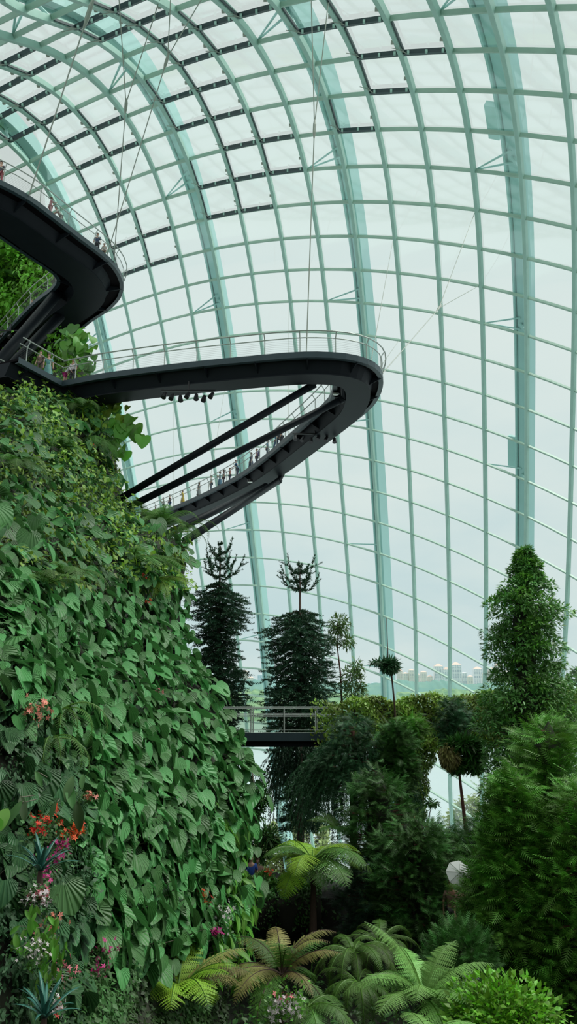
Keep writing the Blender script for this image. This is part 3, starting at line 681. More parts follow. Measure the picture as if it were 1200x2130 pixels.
def heart_plant(kind, size, nl, spread, stems=True, m=None, tmpl=None):
    """a climber: leaves on thin stalks spread over a patch; local +z is away from the rock, -y hangs down"""
    r = empty(kind); mb = MB(); ms = MB()
    for k in range(nl):
        a = random.uniform(0, 6.28); rr = spread*math.sqrt(random.random()); px_, py_ = rr*math.cos(a)*1.0, rr*math.sin(a)*1.15
        lift = random.uniform(.25, .9)*size; p = np.array([px_, py_, lift*1.1])
        sc = size*random.uniform(.6, 1.15); T = random.choice(HEART) if tmpl is None else tmpl
        yd = np.array([[random.gauss(0, .5), -1, random.gauss(.15, .35)]]); up = np.array([[random.gauss(0, .45), random.gauss(.75, .4), 1.]])
        X, Y, Z = frames(yd, up); X = X*random.uniform(1.1, 1.4)
        batch(mb, *T, (p+Y[0]*(-.15*sc))[None], X, Y, Z, np.array([sc]), np.array([random.random()]))
        q = p-Y[0]*.1*sc; ms.tube([q*np.array([.7, .75, 0])+np.array([0, 0, -.1*size]), q*np.array([.9, .95, .5]), q], .012*size*1.6, 4, cap=False)
    o = mb.build('leaves', m or M['heart'], r, True)
    if stems: ms.build('stems', M['palebark'], r)
    return r
def place_on_mountain(protos, spots, sc, label, group, out=.05):
    first = {}
    for (x, y) in spots:
        p, n = mnormals(x, y); z = Vector(n); upv = Vector((0, 0, 1)); yv = (upv-z*upv.dot(z)).normalized(); xv = yv.cross(z)
        Mx = Matrix((xv, yv, z)).transposed(); k = random.randrange(len(protos)); s = sc(x, y)
        Mx = Mx@Matrix.Rotation(random.gauss(0, .3), 3, 'Z')
        if k not in first: r = protos[k]; first[k] = r
        else: r = dup(protos[k])
        r.location = Vector(p)+z*out; r.rotation_euler = Mx.to_euler(); r.scale = (s, s, s)
        r['label'] = label; r['category'] = 'climbing plant'; r['group'] = group
    for k, r in enumerate(protos):
        if k not in first:
            for c in list(r.children): bpy.data.objects.remove(c)
            bpy.data.objects.remove(r)
def spots_in(n, f, tries=60000, mind=None):
    out = []
    while len(out) < n and tries:
        tries -= 1; y = random.uniform(790, 2150); x = random.uniform(-40, 1)*1. if False else random.uniform(-30, np.interp(y, YR, XR)+2)
        if not f(x, y): continue
        md = mind(x, y) if mind else 0
        if md and any((x-a)**2+(y-b)**2 < md*md for a, b in out[-400:]): continue
        out.append((x, y))
    return out
# main band of big heart-shaped leaves
def band(x, y):
    xr = np.interp(y, YR, XR)
    if y < 1215 or y > 1965: return False
    if y < 1500: return x > (y-1330)*.35-40
    if y < 1700: return x > 60+(y-1500)*.45
    return x > 130+(y-1700)*.15 and x < xr-10
pr = [heart_plant('heart_leaf_climber', .34, 11, .60) for _ in range(8)]
place_on_mountain(pr, spots_in(290, band, mind=lambda x, y: 19), lambda x, y: (.95+.012*(np.interp(x, [0, 500], [0, 12])))*random.uniform(.8, 1.15)*(np.linalg.norm(MT(x, y))/17)**.55,
                  'climber with broad heart-shaped ribbed leaves covering the lower face of the planted mountain', 'heart-leaved climbers on the lower mountain face')
pr = [heart_plant('ribbed_leaf_climber', .42, 6, .6) for _ in range(5)]
place_on_mountain(pr, spots_in(85, lambda x, y: 830 < y < 1215 and (x < 130 or y < 1000 or y > 1080), mind=lambda x, y: 26), lambda x, y: random.uniform(.8, 1.2)*(np.linalg.norm(MT(x, y))/22)**.6,
                  'small heart-leaved climber among fine creepers high on the planted mountain', 'sparser heart-leaved climbers on the upper mountain face')
pr = [heart_plant('shade_toned_climber', .30, 7, .38, m=M['heartshade']) for _ in range(3)]
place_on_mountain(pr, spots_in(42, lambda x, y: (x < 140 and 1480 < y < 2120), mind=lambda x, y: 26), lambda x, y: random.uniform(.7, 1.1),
                  'dark small-leaved climber, lower-left mountain shade put into its leaf colour', 'shaded climbers at the lower left')
pr = [heart_plant('lance_leaf_shrub', .42, 26, .40, m=M['lime'], tmpl=LANCE) for _ in range(3)]
place_on_mountain(pr, spots_in(20, lambda x, y: x > np.interp(y, YR, XR)-70 and 1700 < y < 2010, mind=lambda x, y: 26), lambda x, y: random.uniform(.8, 1.2),
                  'narrow-leaved green shrub at the right edge of the mountain face', 'narrow-leaved shrubs along the lower right edge of the mountain')
# fine creeper foliage over everything
def fine(n, f, size, m, name, label, ymin=480, ymax=2180, out=.25, tmpl=OVAL4, zup=.5, xmin=-60):
    ps = []; ns = []; k = 0
    while len(ps) < n and k < n*30:
        k += 1; y = random.uniform(ymin, ymax); xr = np.interp(y, YR, XR); x = random.uniform(xmin, xr+4)
        if not f(x, y): continue
        if math.sin(x*.07+y*.031)*math.sin(y*.06-x*.04)+.6*math.sin(x*.16)*math.sin(y*.13) < random.uniform(-1.1, -.1): continue
        ps.append((x, y)); ns.append(0)
    pts = []; nr = []
    for x, y in ps:
        p, q = mnormals(x, y); pts.append(p); nr.append(q)
    pts = np.array(pts); nr = np.array(nr); n = len(pts)
    D_ = np.linalg.norm(pts, axis=1)
    cl = np.sin(pts[:, 0]*2.1+pts[:, 2]*1.7)+np.sin(pts[:, 2]*3.3-pts[:, 0]*1.3)
    pts = pts+nr*(rng.random(n)*out*(1+.6*cl))[:, None]*(D_/18)[:, None]**.5
    Y = unit(np.array([0, 0, -.8])+rnd(n, .5)+nr*.4); X, Y, Z = frames(Y, nr+rnd(n, .45)+np.array([0, 0, zup]))
    mb = MB(); batch(mb, *tmpl, pts, X, Y, Z, size*(.6+.8*rng.random(n))*(D_/18)**.75, np.clip(.5+.22*cl+rng.normal(0, .18, n), 0, 1))
    o = mb.build(name, m); return tag(o, label, 'creeper foliage', kind='stuff')
fine(40000, lambda x, y: y > 786 and not (x < 135 and y > 1390) and (not band(x, y) or random.random() < .15), .11, M['small'], 'creeper_foliage', 'fine green creeper foliage covering the planted mountain', ymin=786)
fine(12000, lambda x, y: x < 150 and y > 1390, .10, M['shadeleaf'], 'creeper_foliage', 'dark creeper foliage with the lower-left mountain shade put into its colour', ymin=1390)
fine(7000, lambda x, y: 800 < y < 1240, .15, M['ivy'], 'creeper_foliage', 'lighter yellow-green creeper foliage on the upper half of the mountain face', ymin=800, ymax=1240, out=.5)
fine(9000, lambda x, y: y < 786, .17, M['shrub'], 'creeper_foliage', 'bright foliage on the mountain seen behind and above the walkways', ymin=485, ymax=786, out=.9)
FRTS = None

# fern fronds
def pinna_template(nl=9, w=.20):
    V = [(0, 0, 0), (0, 1, -.12)]; Fc = []; UV = []
    for i in range(nl):
        v = (i+.5)/nl; l = w*(1-v)**.7*.9+.01; b = len(V); hw = .5/nl*.9
        for s in (-1, 1):
            b = len(V); V += [(0, v-hw, -.12*v*v), (0, v+hw, -.12*v*v), (s*l, v+hw*1.2, -.12*v*v-.02)]; Fc.append((b, b+1, b+2) if s > 0 else (b+1, b, b+2))
    b = len(V); V += [(-.012, 0, .004), (.012, 0, .004), (0, 1, -.12)]; Fc.append((b, b+1, b+2))
    return np.array(V), np.array(Fc), np.zeros((len(V), 2))
PIN = pinna_template()
PINS = (np.array([(-.09, 0, 0), (.09, 0, 0), (.07, .6, -.04), (-.07, .6, -.04), (0, 1, -.12)]), np.array([(0, 1, 2), (0, 2, 3), (3, 2, 4)]), np.zeros((5, 2)))
def frond_into(mb, ms, base, az, el, length, droop, width, npin=26, tint=.5, tmpl=None, curl=0.):
    """arching frond: rachis leaves base at azimuth az, elevation el"""
    tmpl = tmpl or PIN
    h = np.array([math.cos(az), math.sin(az), 0]); pts = []; n = 14; p = np.array(base, float); e = el
    for k in range(n+1):
        pts.append(p.copy()); e = el-droop*(k/n)**1.3; p = p+(h*math.cos(e)+np.array([0, 0, math.sin(e)]))*length/n
    pts = np.array(pts); ms.tube([tuple(q) for q in pts], [max(.003, .012*length*(1-.8*k/n)) for k in range(n+1)], 4, cap=False)
    t = np.linspace(.14, .985, npin); idx = t*n; i0 = np.clip(idx.astype(int), 0, n-1); fr = (idx-i0)[:, None]
    pos = pts[i0]*(1-fr)+pts[i0+1]*fr; tan = unit(pts[i0+1]-pts[i0]); side = np.array([-h[1], h[0], 0])
    upv = unit(np.cross(np.tile(side, (npin, 1)), tan)); upv = np.where(upv[:, 2:3] < 0, -upv, upv)
    ln = width*np.sin(np.pi*np.clip(t*.86+.12, 0, 1))**.75*(1-.15*t)
    for s in (-1, 1):
        Y = unit(side*s+tan*.38+np.array([0, 0, -.22])+rng.normal(0, .05, (npin, 3))); X, Y, Z = frames(Y, upv)
        batch(mb, *tmpl, pos, X, Y, Z, ln, np.clip(tint+rng.normal(0, .12, npin), 0, 1))
def tree_fern(name, loc, nf, length, m, label, trunk=0., els=(.2, 1.1), droop=1.5, width=.30, az0=0., m2=None, npin=26, cat='tree fern', group=None, azr=(0, 6.283)):
    r = empty(name, tuple(loc), label, cat, group)
    for k in range(nf):
        az = azr[0]+(azr[1]-azr[0])*(k+random.uniform(-.2, .2))/nf+az0; el = random.uniform(*els); L_ = length*random.uniform(.8, 1.12)
        mb = MB(); ms = MB(); frond_into(mb, ms, (0, 0, 0), az, el, L_, droop*random.uniform(.8, 1.2), L_*width*random.uniform(.85, 1.15), npin, random.random())
        o = mb.build('frond', m if (m2 is None or random.random() < .55) else m2, r); ms.build('rachis', M['lime'] if m is not M['fernb'] else M['bark'], o)
    if trunk:
        mb = MB(); mb.tube([(0, 0, .05), (0.02, 0, -trunk*.4), (0, .02, -trunk)], [.10, .09, .13], 9); mb.build('trunk', M['bark'], r)
    return r

# ------------------------------------------------------------------ conifers and other trees
def needle_rope(mb, pts, rad, dens, nl, tintb=.5, taper=.5, up=.3):
    """a branch wrapped in needles"""
    pts = np.array(pts); seg = np.linalg.norm(np.diff(pts, axis=0), axis=1); L_ = seg.sum(); n = max(6, int(L_*dens))
    cum = np.concatenate([[0], np.cumsum(seg)]); s = np.sort(rng.random(n))*L_
    k = np.clip(np.searchsorted(cum, s)-1, 0, len(seg)-1); f_ = ((s-cum[k])/np.maximum(seg[k], 1e-6))[:, None]
    pos = pts[k]*(1-f_)+pts[k+1]*f_; tan = unit(pts[k+1]-pts[k]); t = s/L_
    out = unit(rng.normal(0, 1, (n, 3))); out = unit(out-(out*tan).sum(1, keepdims=True)*tan)
    Y = unit(out+tan*.8+np.array([0, 0, up])); X, Y, Z = frames(Y, rng.normal(0, 1, (n, 3)))
    batch(mb, *NDL, pos, X, Y, Z, nl*(1-taper*t)*(.7+.6*rng.random(n)), np.clip(tintb+rng.normal(0, .15, n)+.15*t, 0, 1))
NDL = (np.array([(-.13, 0, 0), (.13, 0, 0), (.10, .55, .03), (-.10, .55, .03), (0, 1, .08)]), np.array([(0, 1, 2), (0, 2, 3), (3, 2, 4)]), np.zeros((5, 2)))
SPRAYV = []; SPRAYF = []
for i in range(7):
    v = .08+i*.13
    for s in (-1, 1):
        b = len(SPRAYV); l = .42*(1-v)**.6; SPRAYV += [(0, v-.03, 0), (0, v+.05, 0), (s*l, v+.20, -.05)]; SPRAYF.append((b, b+1, b+2) if s > 0 else (b+1, b, b+2))
b = len(SPRAYV); SPRAYV += [(-.02, 0, 0), (.02, 0, 0), (0, 1.02, -.05)]; SPRAYF.append((b, b+1, b+2))
SPRAY = (np.array(SPRAYV), np.array(SPRAYF), np.zeros((len(SPRAYV), 2)))
def trunk_part(root, pts, rad, m, name='trunk'):
    mb = MB(); mb.tube(pts, rad, 9); return child(mb, name, m, root, True)
def araucaria(xc, d, prof, top, label, gapy, bottom, dens=1.0, lean=0, rope=.155):
    """prof: list of (photo row, radius in photo px)"""
    root = empty('araucaria_tree', tuple(P(xc, bottom, d)), label, 'conifer')
    k = d*1.06/F; zt = P(xc, top, d).z; zb = P(xc, bottom, d).z; ax = lambda z: Vector((P(xc, 1300, d).x+lean*(z-zb), d, z))
    trunk_part(root, [ax(zb-6), ax((zb+zt)/2), ax(zt)], [.2, .13, .025], M['bark'])
    rows = [q[0] for q in prof]; rads = [q[1]*k for q in prof]
    zrow = lambda z: 1065-F*((-sp*d+cp*z)/(cp*d+sp*z))
    mb = MB(); wood = MB(); z = zt; cnt = 0
    while z > zb:
        row = zrow(z)
        rr = np.interp(row, rows, rads)
        step = .27 if rr > .01 else .2
        if rr > .05:
            nb = int((13 if row > gapy else 6)*dens) if True else 0
            a0 = random.random()*6.28
            for b in range(nb):
                a = a0+6.283*b/nb+random.uniform(-.2, .2); L_ = rr*random.uniform(.5, 1.3)
                h = np.array([math.cos(a), math.sin(a), 0]); base = np.array(ax(z+random.uniform(-.1, .1)))
                if row < gapy: pts = [base+h*L_*t+np.array([0, 0, L_*(.10*t+.75*t**3-.15*math.sin(t*3.1))]) for t in np.linspace(0, 1, 6)]
                else: pts = [base+h*L_*(t**.8)+np.array([0, 0, L_*(.25*math.sin(t*2.2)-.75*t**1.3+1.1*max(0, t-.65))*1.1]) for t in np.linspace(0, 1, 7)]
                needle_rope(mb, pts, rope, 75, rope*(1.0 if row > gapy else 1.15), tintb=random.uniform(.2, .75), taper=.35)
                if True:
                    for sb in range(4 if row > gapy else 2):      # side ropes
                        q = np.array(pts[3+sb % 3]); a2 = a+random.choice((-1, 1))*random.uniform(.5, 1.1); h2 = np.array([math.cos(a2), math.sin(a2), 0]); l2 = L_*.42
                        needle_rope(mb, [q+h2*l2*t+np.array([0, 0, (-l2*.7*t+.5*l2*t*t) if row > gapy else .5*l2*t]) for t in np.linspace(0, 1, 4)], rope, 75, rope*.9, tintb=random.uniform(.2, .8), taper=.4)
                wood.tube([tuple(q) for q in pts], [.02, .018, .015, .012, .01, .008, .006][:len(pts)], 3, cap=False)
        if row < gapy: z -= .42
        else: z -= step
    child(mb, 'foliage', M['arau'], root); child(wood, 'branches', M['bark'], root)
    return root
def spray_tree(name, label, axis, prof, m, barkm, size, n, d0, cat='conifer', flat=.25, trunkr=.14, clump=7, ry=1.0, droop=0., trunk=True, tmpl=None, shell=.55, group=None, tr_to=None):
    """crown of foliage tufts; axis: list of (px,py) down the trunk, prof: (row, radius px)"""
    tmpl = tmpl or SPRAY
    rows = [p_[0] for p_ in prof]; rp_ = [p_[1] for p_ in prof]; ay = [a[1] for a in axis]; axx = [a[0] for a in axis]
    base = P(axx[-1], ay[-1], d0); root = empty(name, tuple(base), label, cat, group); k = d0*1.05/F
    if trunk:
        pts = [P(x, y, d0) for x, y in [(axis[0][0], axis[0][1]+45)]+list(axis[1:])]
        rr = [trunkr*(.35+.65*i/(len(pts)-1)) for i in range(len(pts))]
        trunk_part(root, pts, rr, barkm)
    mb = MB(); wd = MB(); nclump = n//clump; made = 0
    wts = np.array([max(r_, 1) for r_ in np.interp(np.arange(rows[0], rows[-1]), rows, rp_)]); wts = wts/wts.sum()
    Y0 = rng.choice(np.arange(rows[0], rows[-1]), nclump, p=wts)
    for y in Y0:
        R_ = np.interp(y, rows, rp_)*k; cx = np.interp(y, ay, axx); c = np.array(P(cx, y, d0)); a = random.uniform(0, 6.283)
        lump = 1+.16*math.sin(a*3+y*.05)+.12*math.sin(y*.11+a)
        rr = R_*(shell+(1-shell)*random.random()**.5)*lump; h = np.array([math.cos(a), math.sin(a)*ry, 0])
        cc = c+h*rr
        if random.random() < .25: wd.tube([tuple(c-np.array([0, 0, .1*R_])), tuple(cc)], .012+.01*R_, 3, cap=False)
        nn = clump; out = unit(h[None]*1.0+rnd(nn, .55)+np.array([0, 0, flat-droop]))
        pos = cc+rnd(nn, size*.45); X, Yv, Z = frames(out, np.array([0, 0, 1.])+rnd(nn, .35))
        tb = .35+.3*math.sin(y*.07+a*2)+.2*(rr/max(R_, 1e-3)-.7)
        batch(mb, *tmpl, pos, X, Yv, Z, size*(.6+.7*rng.random(nn)), np.clip(tb+rng.normal(0, .15, nn), 0, 1))
    child(mb, 'foliage', m, root)
    if wd.n: child(wd, 'branches', barkm, root)
    return root
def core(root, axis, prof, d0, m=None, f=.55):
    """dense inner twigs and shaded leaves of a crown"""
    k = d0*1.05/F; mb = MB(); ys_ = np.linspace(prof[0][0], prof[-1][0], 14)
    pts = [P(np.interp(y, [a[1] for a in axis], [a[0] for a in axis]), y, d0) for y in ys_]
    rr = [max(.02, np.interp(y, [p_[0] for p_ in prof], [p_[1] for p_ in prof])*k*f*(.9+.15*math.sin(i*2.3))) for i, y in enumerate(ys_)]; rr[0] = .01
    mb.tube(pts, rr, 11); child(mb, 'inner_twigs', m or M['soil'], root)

# the two dark monkey-tail conifers behind the footbridge
araucaria(455, 41, [(1135, 4), (1150, 26), (1168, 8), (1176, 42), (1200, 50), (1208, 0), (1214, 0), (1216, 30), (1235, 52), (1290, 48), (1330, 34), (1362, 40), (1400, 56), (1450, 62), (1500, 50), (1560, 34), (1640, 20)],
          1135, 'dark drooping conifer close to the mountain, its bare spike topped by a small crown', 1212, 1640)
araucaria(624, 40, [(1175, 4), (1185, 26), (1200, 6), (1206, 44), (1228, 42), (1234, 0), (1268, 0), (1272, 42), (1300, 60), (1360, 58), (1420, 68), (1480, 66), (1530, 60), (1580, 42), (1640, 40), (1720, 34)],
          1175, 'second dark drooping conifer beyond the footbridge, broad crown under a bare spike', 1266, 1725)
# hanging rope-like branches beneath the second conifer
def hanging(name, label, px0, px1, y0, y1, d, n, m, nl=.09, dd=1.0, cat='conifer'):
    root = empty(name, tuple(P((px0+px1)/2, y1, d)), label, cat); mb = MB()
    for i in range(n):
        x = random.uniform(px0, px1); p = np.array(P(x, y0+random.uniform(-25, 25), d+random.uniform(-dd, dd))); e = P(x+random.uniform(-8, 8), random.uniform(y0+(y1-y0)*.45, y1), d); L_ = p[2]-e[2]
        o_ = (x-(px0+px1)/2)*.004
        needle_rope(mb, [p+np.array([o_*math.sin(t*1.5)*6, 0, -L_*t]) for t in np.linspace(0, 1, 6)], .06, 60, nl, tintb=random.uniform(.2, .7), taper=.3, up=-.5)
    child(mb, 'hanging_sprays', m, root)
    c = [P((px0+px1)/2+random.uniform(-4, 4), y, d) for y in (y0-20, (y0+y1)/2, y1+140)]
    trunk_part(root, c, [.10, .13, .17], M['bark']); return root
hanging('weeping_conifer', 'very dark weeping conifer hanging in strings below the footbridge', 575, 668, 1560, 1725, 38.6, 130, M['arau'], .12)
r = hanging('weeping_conifer', 'green weeping conifer in front of the ivy at the middle of the footbridge', 668, 805, 1560, 1760, 32, 300, M['weep'], .11)
ax_ = [(735, 1475), (735, 1560), (738, 1640)]; pf = [(1488, 6), (1508, 30), (1530, 28), (1555, 50), (1600, 75), (1640, 70)]
spray_tree('weeping_conifer', 'rounded feathery top rising before the ivy above the weeping conifer', ax_, pf, M['weep'], M['redbark'], .30, 3600, 32, droop=.3)
# thin-trunked trees
def wispy(name, label, axis, d, crowns, m, barkm, size, n, tr=.06):
    root = empty(name, tuple(P(*axis[-1], d)), label, 'tree')
    trunk_part(root, [P(x, y, d) for x, y in axis], [tr*(.3+.7*i/(len(axis)-1)) for i in range(len(axis))], barkm)
    k = d*1.05/F; mb = MB(); wd = MB()
    for (cx, cy, rx, rz, w) in crowns:
        c = np.array(P(cx, cy, d)); nn = int(n*w); q = rnd(nn); q = unit(q)*(rng.random((nn, 1))**.5); pos = c+q*np.array([rx*k, rx*k*.8, rz*k])
        out = unit(q+np.array([0, 0, -.35])+rnd(nn, .4)); X, Y, Z = frames(out, np.array([0, 0, 1.])+rnd(nn, .4))
        batch(mb, *NDL, pos, X, Y, Z, size*(.6+.7*rng.random(nn)), rng.random(nn))
        ny = min(axis, key=lambda a_: abs(a_[1]-cy-rz)+abs(a_[0]-cx)*.2); wd.tube([P(np.interp(cy+rz, [a_[1] for a_ in axis], [a_[0] for a_ in axis]), cy+rz, d), tuple(c)], [tr*.4, tr*.15], 4)
        for _ in range(5): e = pos[rng.integers(nn)]; wd.tube([tuple(c-np.array([0, 0, rz*k*.5])), tuple(e)], [.014, .006], 3)
    child(mb, 'foliage', m, root); child(wd, 'branches', barkm, root); return root
wispy('slender_tree', 'slender red-stemmed tree with airy light leaves beside the second dark conifer', [(703, 1290), (702, 1350), (708, 1400), (712, 1480)], 42,
      [(706, 1300, 22, 20, .3), (692, 1330, 16, 16, .15), (722, 1335, 16, 14, .12), (728, 1410, 22, 24, .2), (742, 1390, 14, 18, .12), (735, 1445, 26, 22, .2), (752, 1430, 10, 26, .1)], M['wisp'], M['redbark'], .26, 1500)
wispy('tufted_tree', 'thin bare trunk with one round dark tuft and a long spike above the ivy', [(804, 1285), (807, 1370), (814, 1400), (820, 1460), (826, 1560)], 33.5,
      [(812, 1384, 17, 13, .8), (790, 1378, 20, 5, .16)], M['weep'], M['bark'], .22, 1300, .05)
wispy('branching_tree', 'dark-leaved tree with a pale trunk beside the mountain edge, below the footbridge', [(522, 1590), (530, 1650), (536, 1710), (540, 1790)], 34,
      [(520, 1690, 22, 30, .25), (545, 1655, 14, 20, .1), (505, 1730, 20, 26, .2), (560, 1740, 18, 14, .12), (535, 1775, 30, 16, .2), (575, 1755, 10, 8, .05), (500, 1780, 24, 24, .2)], M['cedar'], M['palebark'], .30, 2400, .10)
wispy('little_palm', 'tiny umbrella-topped seedling palm in the gap beneath the footbridge', [(899, 1672), (894, 1690), (890, 1715), (889, 1740)], 30, [(899, 1670, 14, 5, 1.)], M['cedar'], M['bark'], .2, 130, .03)
# shaggy small tree in the gap
sh = wispy('shaggy_tree', 'small tree with a red leaning trunk and shaggy hanging clumps in the gap', [(948, 1545), (954, 1600), (962, 1670), (972, 1750), (975, 1800)], 32, [(985, 1572, 18, 30, .5), (958, 1548, 34, 13, .35), (950, 1592, 14, 10, .15)], M['cedar'], M['redbark'], .3, 4200, .10)
mb = MB(); c = np.array(P(935, 1572, 31.8)); q = unit(rnd(1900))*(rng.random((1900, 1))**.4); pos = c+q*np.array([.40, .36, .55]); X, Y, Z = frames(unit(q+np.array([.3, 0, -1.2])), rnd(1900)); batch(mb, *NDL, pos, X, Y, Z, np.full(1900, .17), rng.random(1900))
child(mb, 'brown_hanging_clump', M['fernb'], sh)
# layered dark conifers in the middle
def layered(label, axis, prof, d, n=3200, m=None, size=.34, f=.5):
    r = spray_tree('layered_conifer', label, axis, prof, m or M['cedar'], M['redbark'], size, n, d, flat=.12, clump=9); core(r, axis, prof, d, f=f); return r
layered('tall dark conifer with a red trunk in front of the ivy column', [(822, 1500), (826, 1560), (834, 1660), (840, 1790)], [(1505, 5), (1525, 20), (1560, 22), (1600, 28), (1640, 18)], 31, 2600, f=.35)
layered('bushy green conifer crown over the bridge railing near the ivy column', [(858, 1490), (860, 1530)], [(1492, 6), (1505, 18), (1530, 14)], 32.5, 500, M['feather'])
layered('rounded conifer top before the ivy hedge above the gap', [(942, 1450), (942, 1540)], [(1462, 6), (1485, 24), (1512, 28), (1540, 14)], 33, 1100, M['weep'])
layered('dark tiered conifer below the weeping conifer', [(785, 1600), (790, 1700), (790, 1800)], [(1600, 12), (1640, 40), (1680, 50), (1740, 60), (1800, 50)], 29, 2800)
layered('dark tiered conifer with flat green sprays below the ivy column', [(860, 1690), (862, 1780), (862, 1950)], [(1700, 16), (1725, 44), (1760, 58), (1830, 66), (1900, 70), (1950, 50)], 27, 5200)
layered('dark tiered conifer at the foot of the gap, beside the leaning red trunk', [(925, 1720), (925, 1800)], [(1735, 14), (1755, 34), (1790, 45), (1812, 30)], 29, 1900)
layered('small dark round conifer at the lower right of the gap', [(1004, 1722), (1004, 1800)], [(1715, 16), (1735, 36), (1780, 42), (1830, 30)], 30, 1300)
layered('dark conifer in deep shade between the ferns and the green conifers', [(790, 1790), (790, 1960)], [(1790, 30), (1840, 60), (1900, 66), (1960, 50)], 28, 2600, M['arau'])
# tall broadleaf column on the right
BLF = (np.array([(0, 0, 0), (.17, .4, .05), (0, .45, 0), (-.17, .4, .05), (0, 1, -.12)]), np.array([(0, 1, 2), (0, 2, 3), (2, 1, 4), (3, 2, 4)]), np.zeros((5, 2)))
def broad_column():
    root = empty('broadleaf_tree', tuple(P(1095, 1900, 30)), 'tall column-shaped tree of small glossy leaves rising above the ivy hedge at the right', 'tree'); d = 30
    axis = [(1092, 1145), (1092, 1300), (1098, 1500), (1100, 2000)]
    prof = [(1140, 5), (1165, 16), (1188, 26), (1204, 28), (1222, 50), (1270, 68), (1330, 66), (1370, 70), (1398, 58), (1418, 74), (1450, 92), (1478, 78), (1510, 96), (1560, 92), (1590, 78), (1625, 82), (1700, 80), (1800, 90), (2000, 80)]
    trunk_part(root, [P(x, y, d) for x, y in axis], [.06, .14, .2, .26], M['bark']); k = d*1.05/F
    mb = MB(); mk = MB(); wd = MB(); rows = [p_[0] for p_ in prof]; rr_ = [p_[1] for p_ in prof]
    for i in range(620):
        y = 1145+(i/620.)**.95*760; R_ = np.interp(y, rows, rr_)*k; a = random.uniform(0, 6.283); cx = np.interp(y, [a_[1] for a_ in axis], [a_[0] for a_ in axis])
        rr = R_*random.uniform(.5, .95); c = np.array(P(cx, y, d))+np.array([math.cos(a)*rr, math.sin(a)*rr, 0]); cr = min(.10+.22*R_, .48)*random.uniform(.6, 1.3)
        n = 84; q = unit(rnd(n)); q[:, 2] = np.abs(q[:, 2])*.9-.25; q = unit(q); pos = c+q*cr*np.array([1, 1, .7]); X, Y, Z = frames(unit(q+np.array([0, 0, -.25])+rnd(n, .35)), q+np.array([0, 0, .9])+rnd(n, .3))
        tb = .35+.4*max(0, math.sin(i*1.7)); batch(mk if random.random() < .28 and y < 1500 else mb, *BLF, pos, X, Y, Z, .20*(.7+.6*rng.random(n)), np.clip(tb+rng.normal(0, .15, n), 0, 1))
        if i % 3 == 0: wd.tube([P(cx, y+10, d), tuple(c)], [.03, .012], 4, cap=False)
    child(mb, 'foliage', M['broad'], root); child(mk, 'young_foliage', M['lime'], root)['label'] = 'brighter young leaf clumps'; child(wd, 'branches', M['bark'], root)
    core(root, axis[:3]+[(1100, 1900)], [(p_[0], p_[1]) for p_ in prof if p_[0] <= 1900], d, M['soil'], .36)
broad_column()
# feathery green conifers at the right
def feathery(label, axis, prof, d, n, size=.42):
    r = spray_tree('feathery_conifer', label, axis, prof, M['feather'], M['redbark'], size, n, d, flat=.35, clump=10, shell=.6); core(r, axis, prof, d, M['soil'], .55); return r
feathery('pointed feathery green conifer standing before the tall broadleaf tree', [(1140, 1500), (1140, 1800), (1140, 2200)], [(1500, 10), (1540, 46), (1620, 56), (1700, 80), (1800, 95), (1950, 105), (2200, 90)], 24, 12500)
feathery('lower feathery green conifer left of the pointed one', [(1065, 1610), (1070, 1850), (1070, 2150)], [(1612, 6), (1650, 24), (1720, 34), (1800, 46), (1880, 72), (1960, 76), (2040, 56), (2150, 50)], 22.5, 11500)
feathery('feathery green conifer cut off by the right border of the picture', [(1216, 1665), (1216, 2200)], [(1640, 24), (1720, 60), (1850, 80), (2200, 90)], 21.5, 6500)

# ------------------------------------------------------------------ footbridge with ivy
BD = 35.0
Za = P(600, 1530, BD).z; xa = P(300, 1500, BD).x; xb = P(1900, 1500, BD).x
rb = empty('footbridge', tuple(P(560, 1530, BD)), 'level steel footbridge with wire railings, its right half buried in ivy', 'bridge')
mb = MB(); mb.box(((xa+xb)/2, BD+1.1, Za-.08), (xb-xa, 2.2, .16)); child(mb, 'deck', M['deck'], rb)
mb = MB(); mb.box(((xa+xb)/2, BD-.03, Za-.06), (xb-xa, .06, .34)); child(mb, 'edge_beam', M['fascia'], rb)
mb = MB(); mb.box(((xa+xb)/2, BD+.5, Za-.32), (xb-xa, .3, .36)); child(mb, 'girder', M['deck'], rb)
mb = MB(); mb.box(((xa+xb)/2, BD+1.9, Za-.32), (xb-xa, .3, .36)); child(mb, 'girder', M['deck'], rb)
for yy in (BD, BD+2.2):
    mb = MB(); mb.tube([(xa, yy, Za+1.16), (xb, yy, Za+1.16)], .026, 6); child(mb, 'handrail', M['rail'], rb)
    for zz in (.80, .86, .12): mb = MB(); mb.tube([(xa, yy, Za+zz), (xb, yy, Za+zz)], .012, 5); child(mb, 'mid_rail', M['rail'], rb)
    x = P(522, 1500, BD).x-1.45*6
    while x < xb:
        mb = MB(); mb.bar((x, yy, Za), (x, yy, Za+1.16), .05, .03); child(mb, 'post', M['rail'], rb); x += 1.45
mb = MB(); q = [(xa, BD+.03, Za+.12), (xb, BD+.03, Za+.12), (xb, BD+.03, Za+.78), (xa, BD+.03, Za+.78)]; mb.add(q, [(0, 1, 2, 3)]); child(mb, 'glass_panel', RAILGLASS, rb)
def leafmass(n, pos, nrm, size, m, name, label, cat, tmpl=OVAL4, down=.6):
    X, Y, Z = frames(unit(rnd(n, .45)+np.array([0, 0, -down])+nrm*.3), nrm+rnd(n, .4)+np.array([0, 0, .3])); mb = MB()
    batch(mb, *tmpl, pos, X, Y, Z, size*(.6+.8*rng.random(n)), np.clip(.5+.25*np.sin(pos[:, 0]*3.1+pos[:, 2]*2.3)+rng.normal(0, .2, n), 0, 1))
    o = mb.build(name, m); return tag(o, label, cat, kind='stuff')
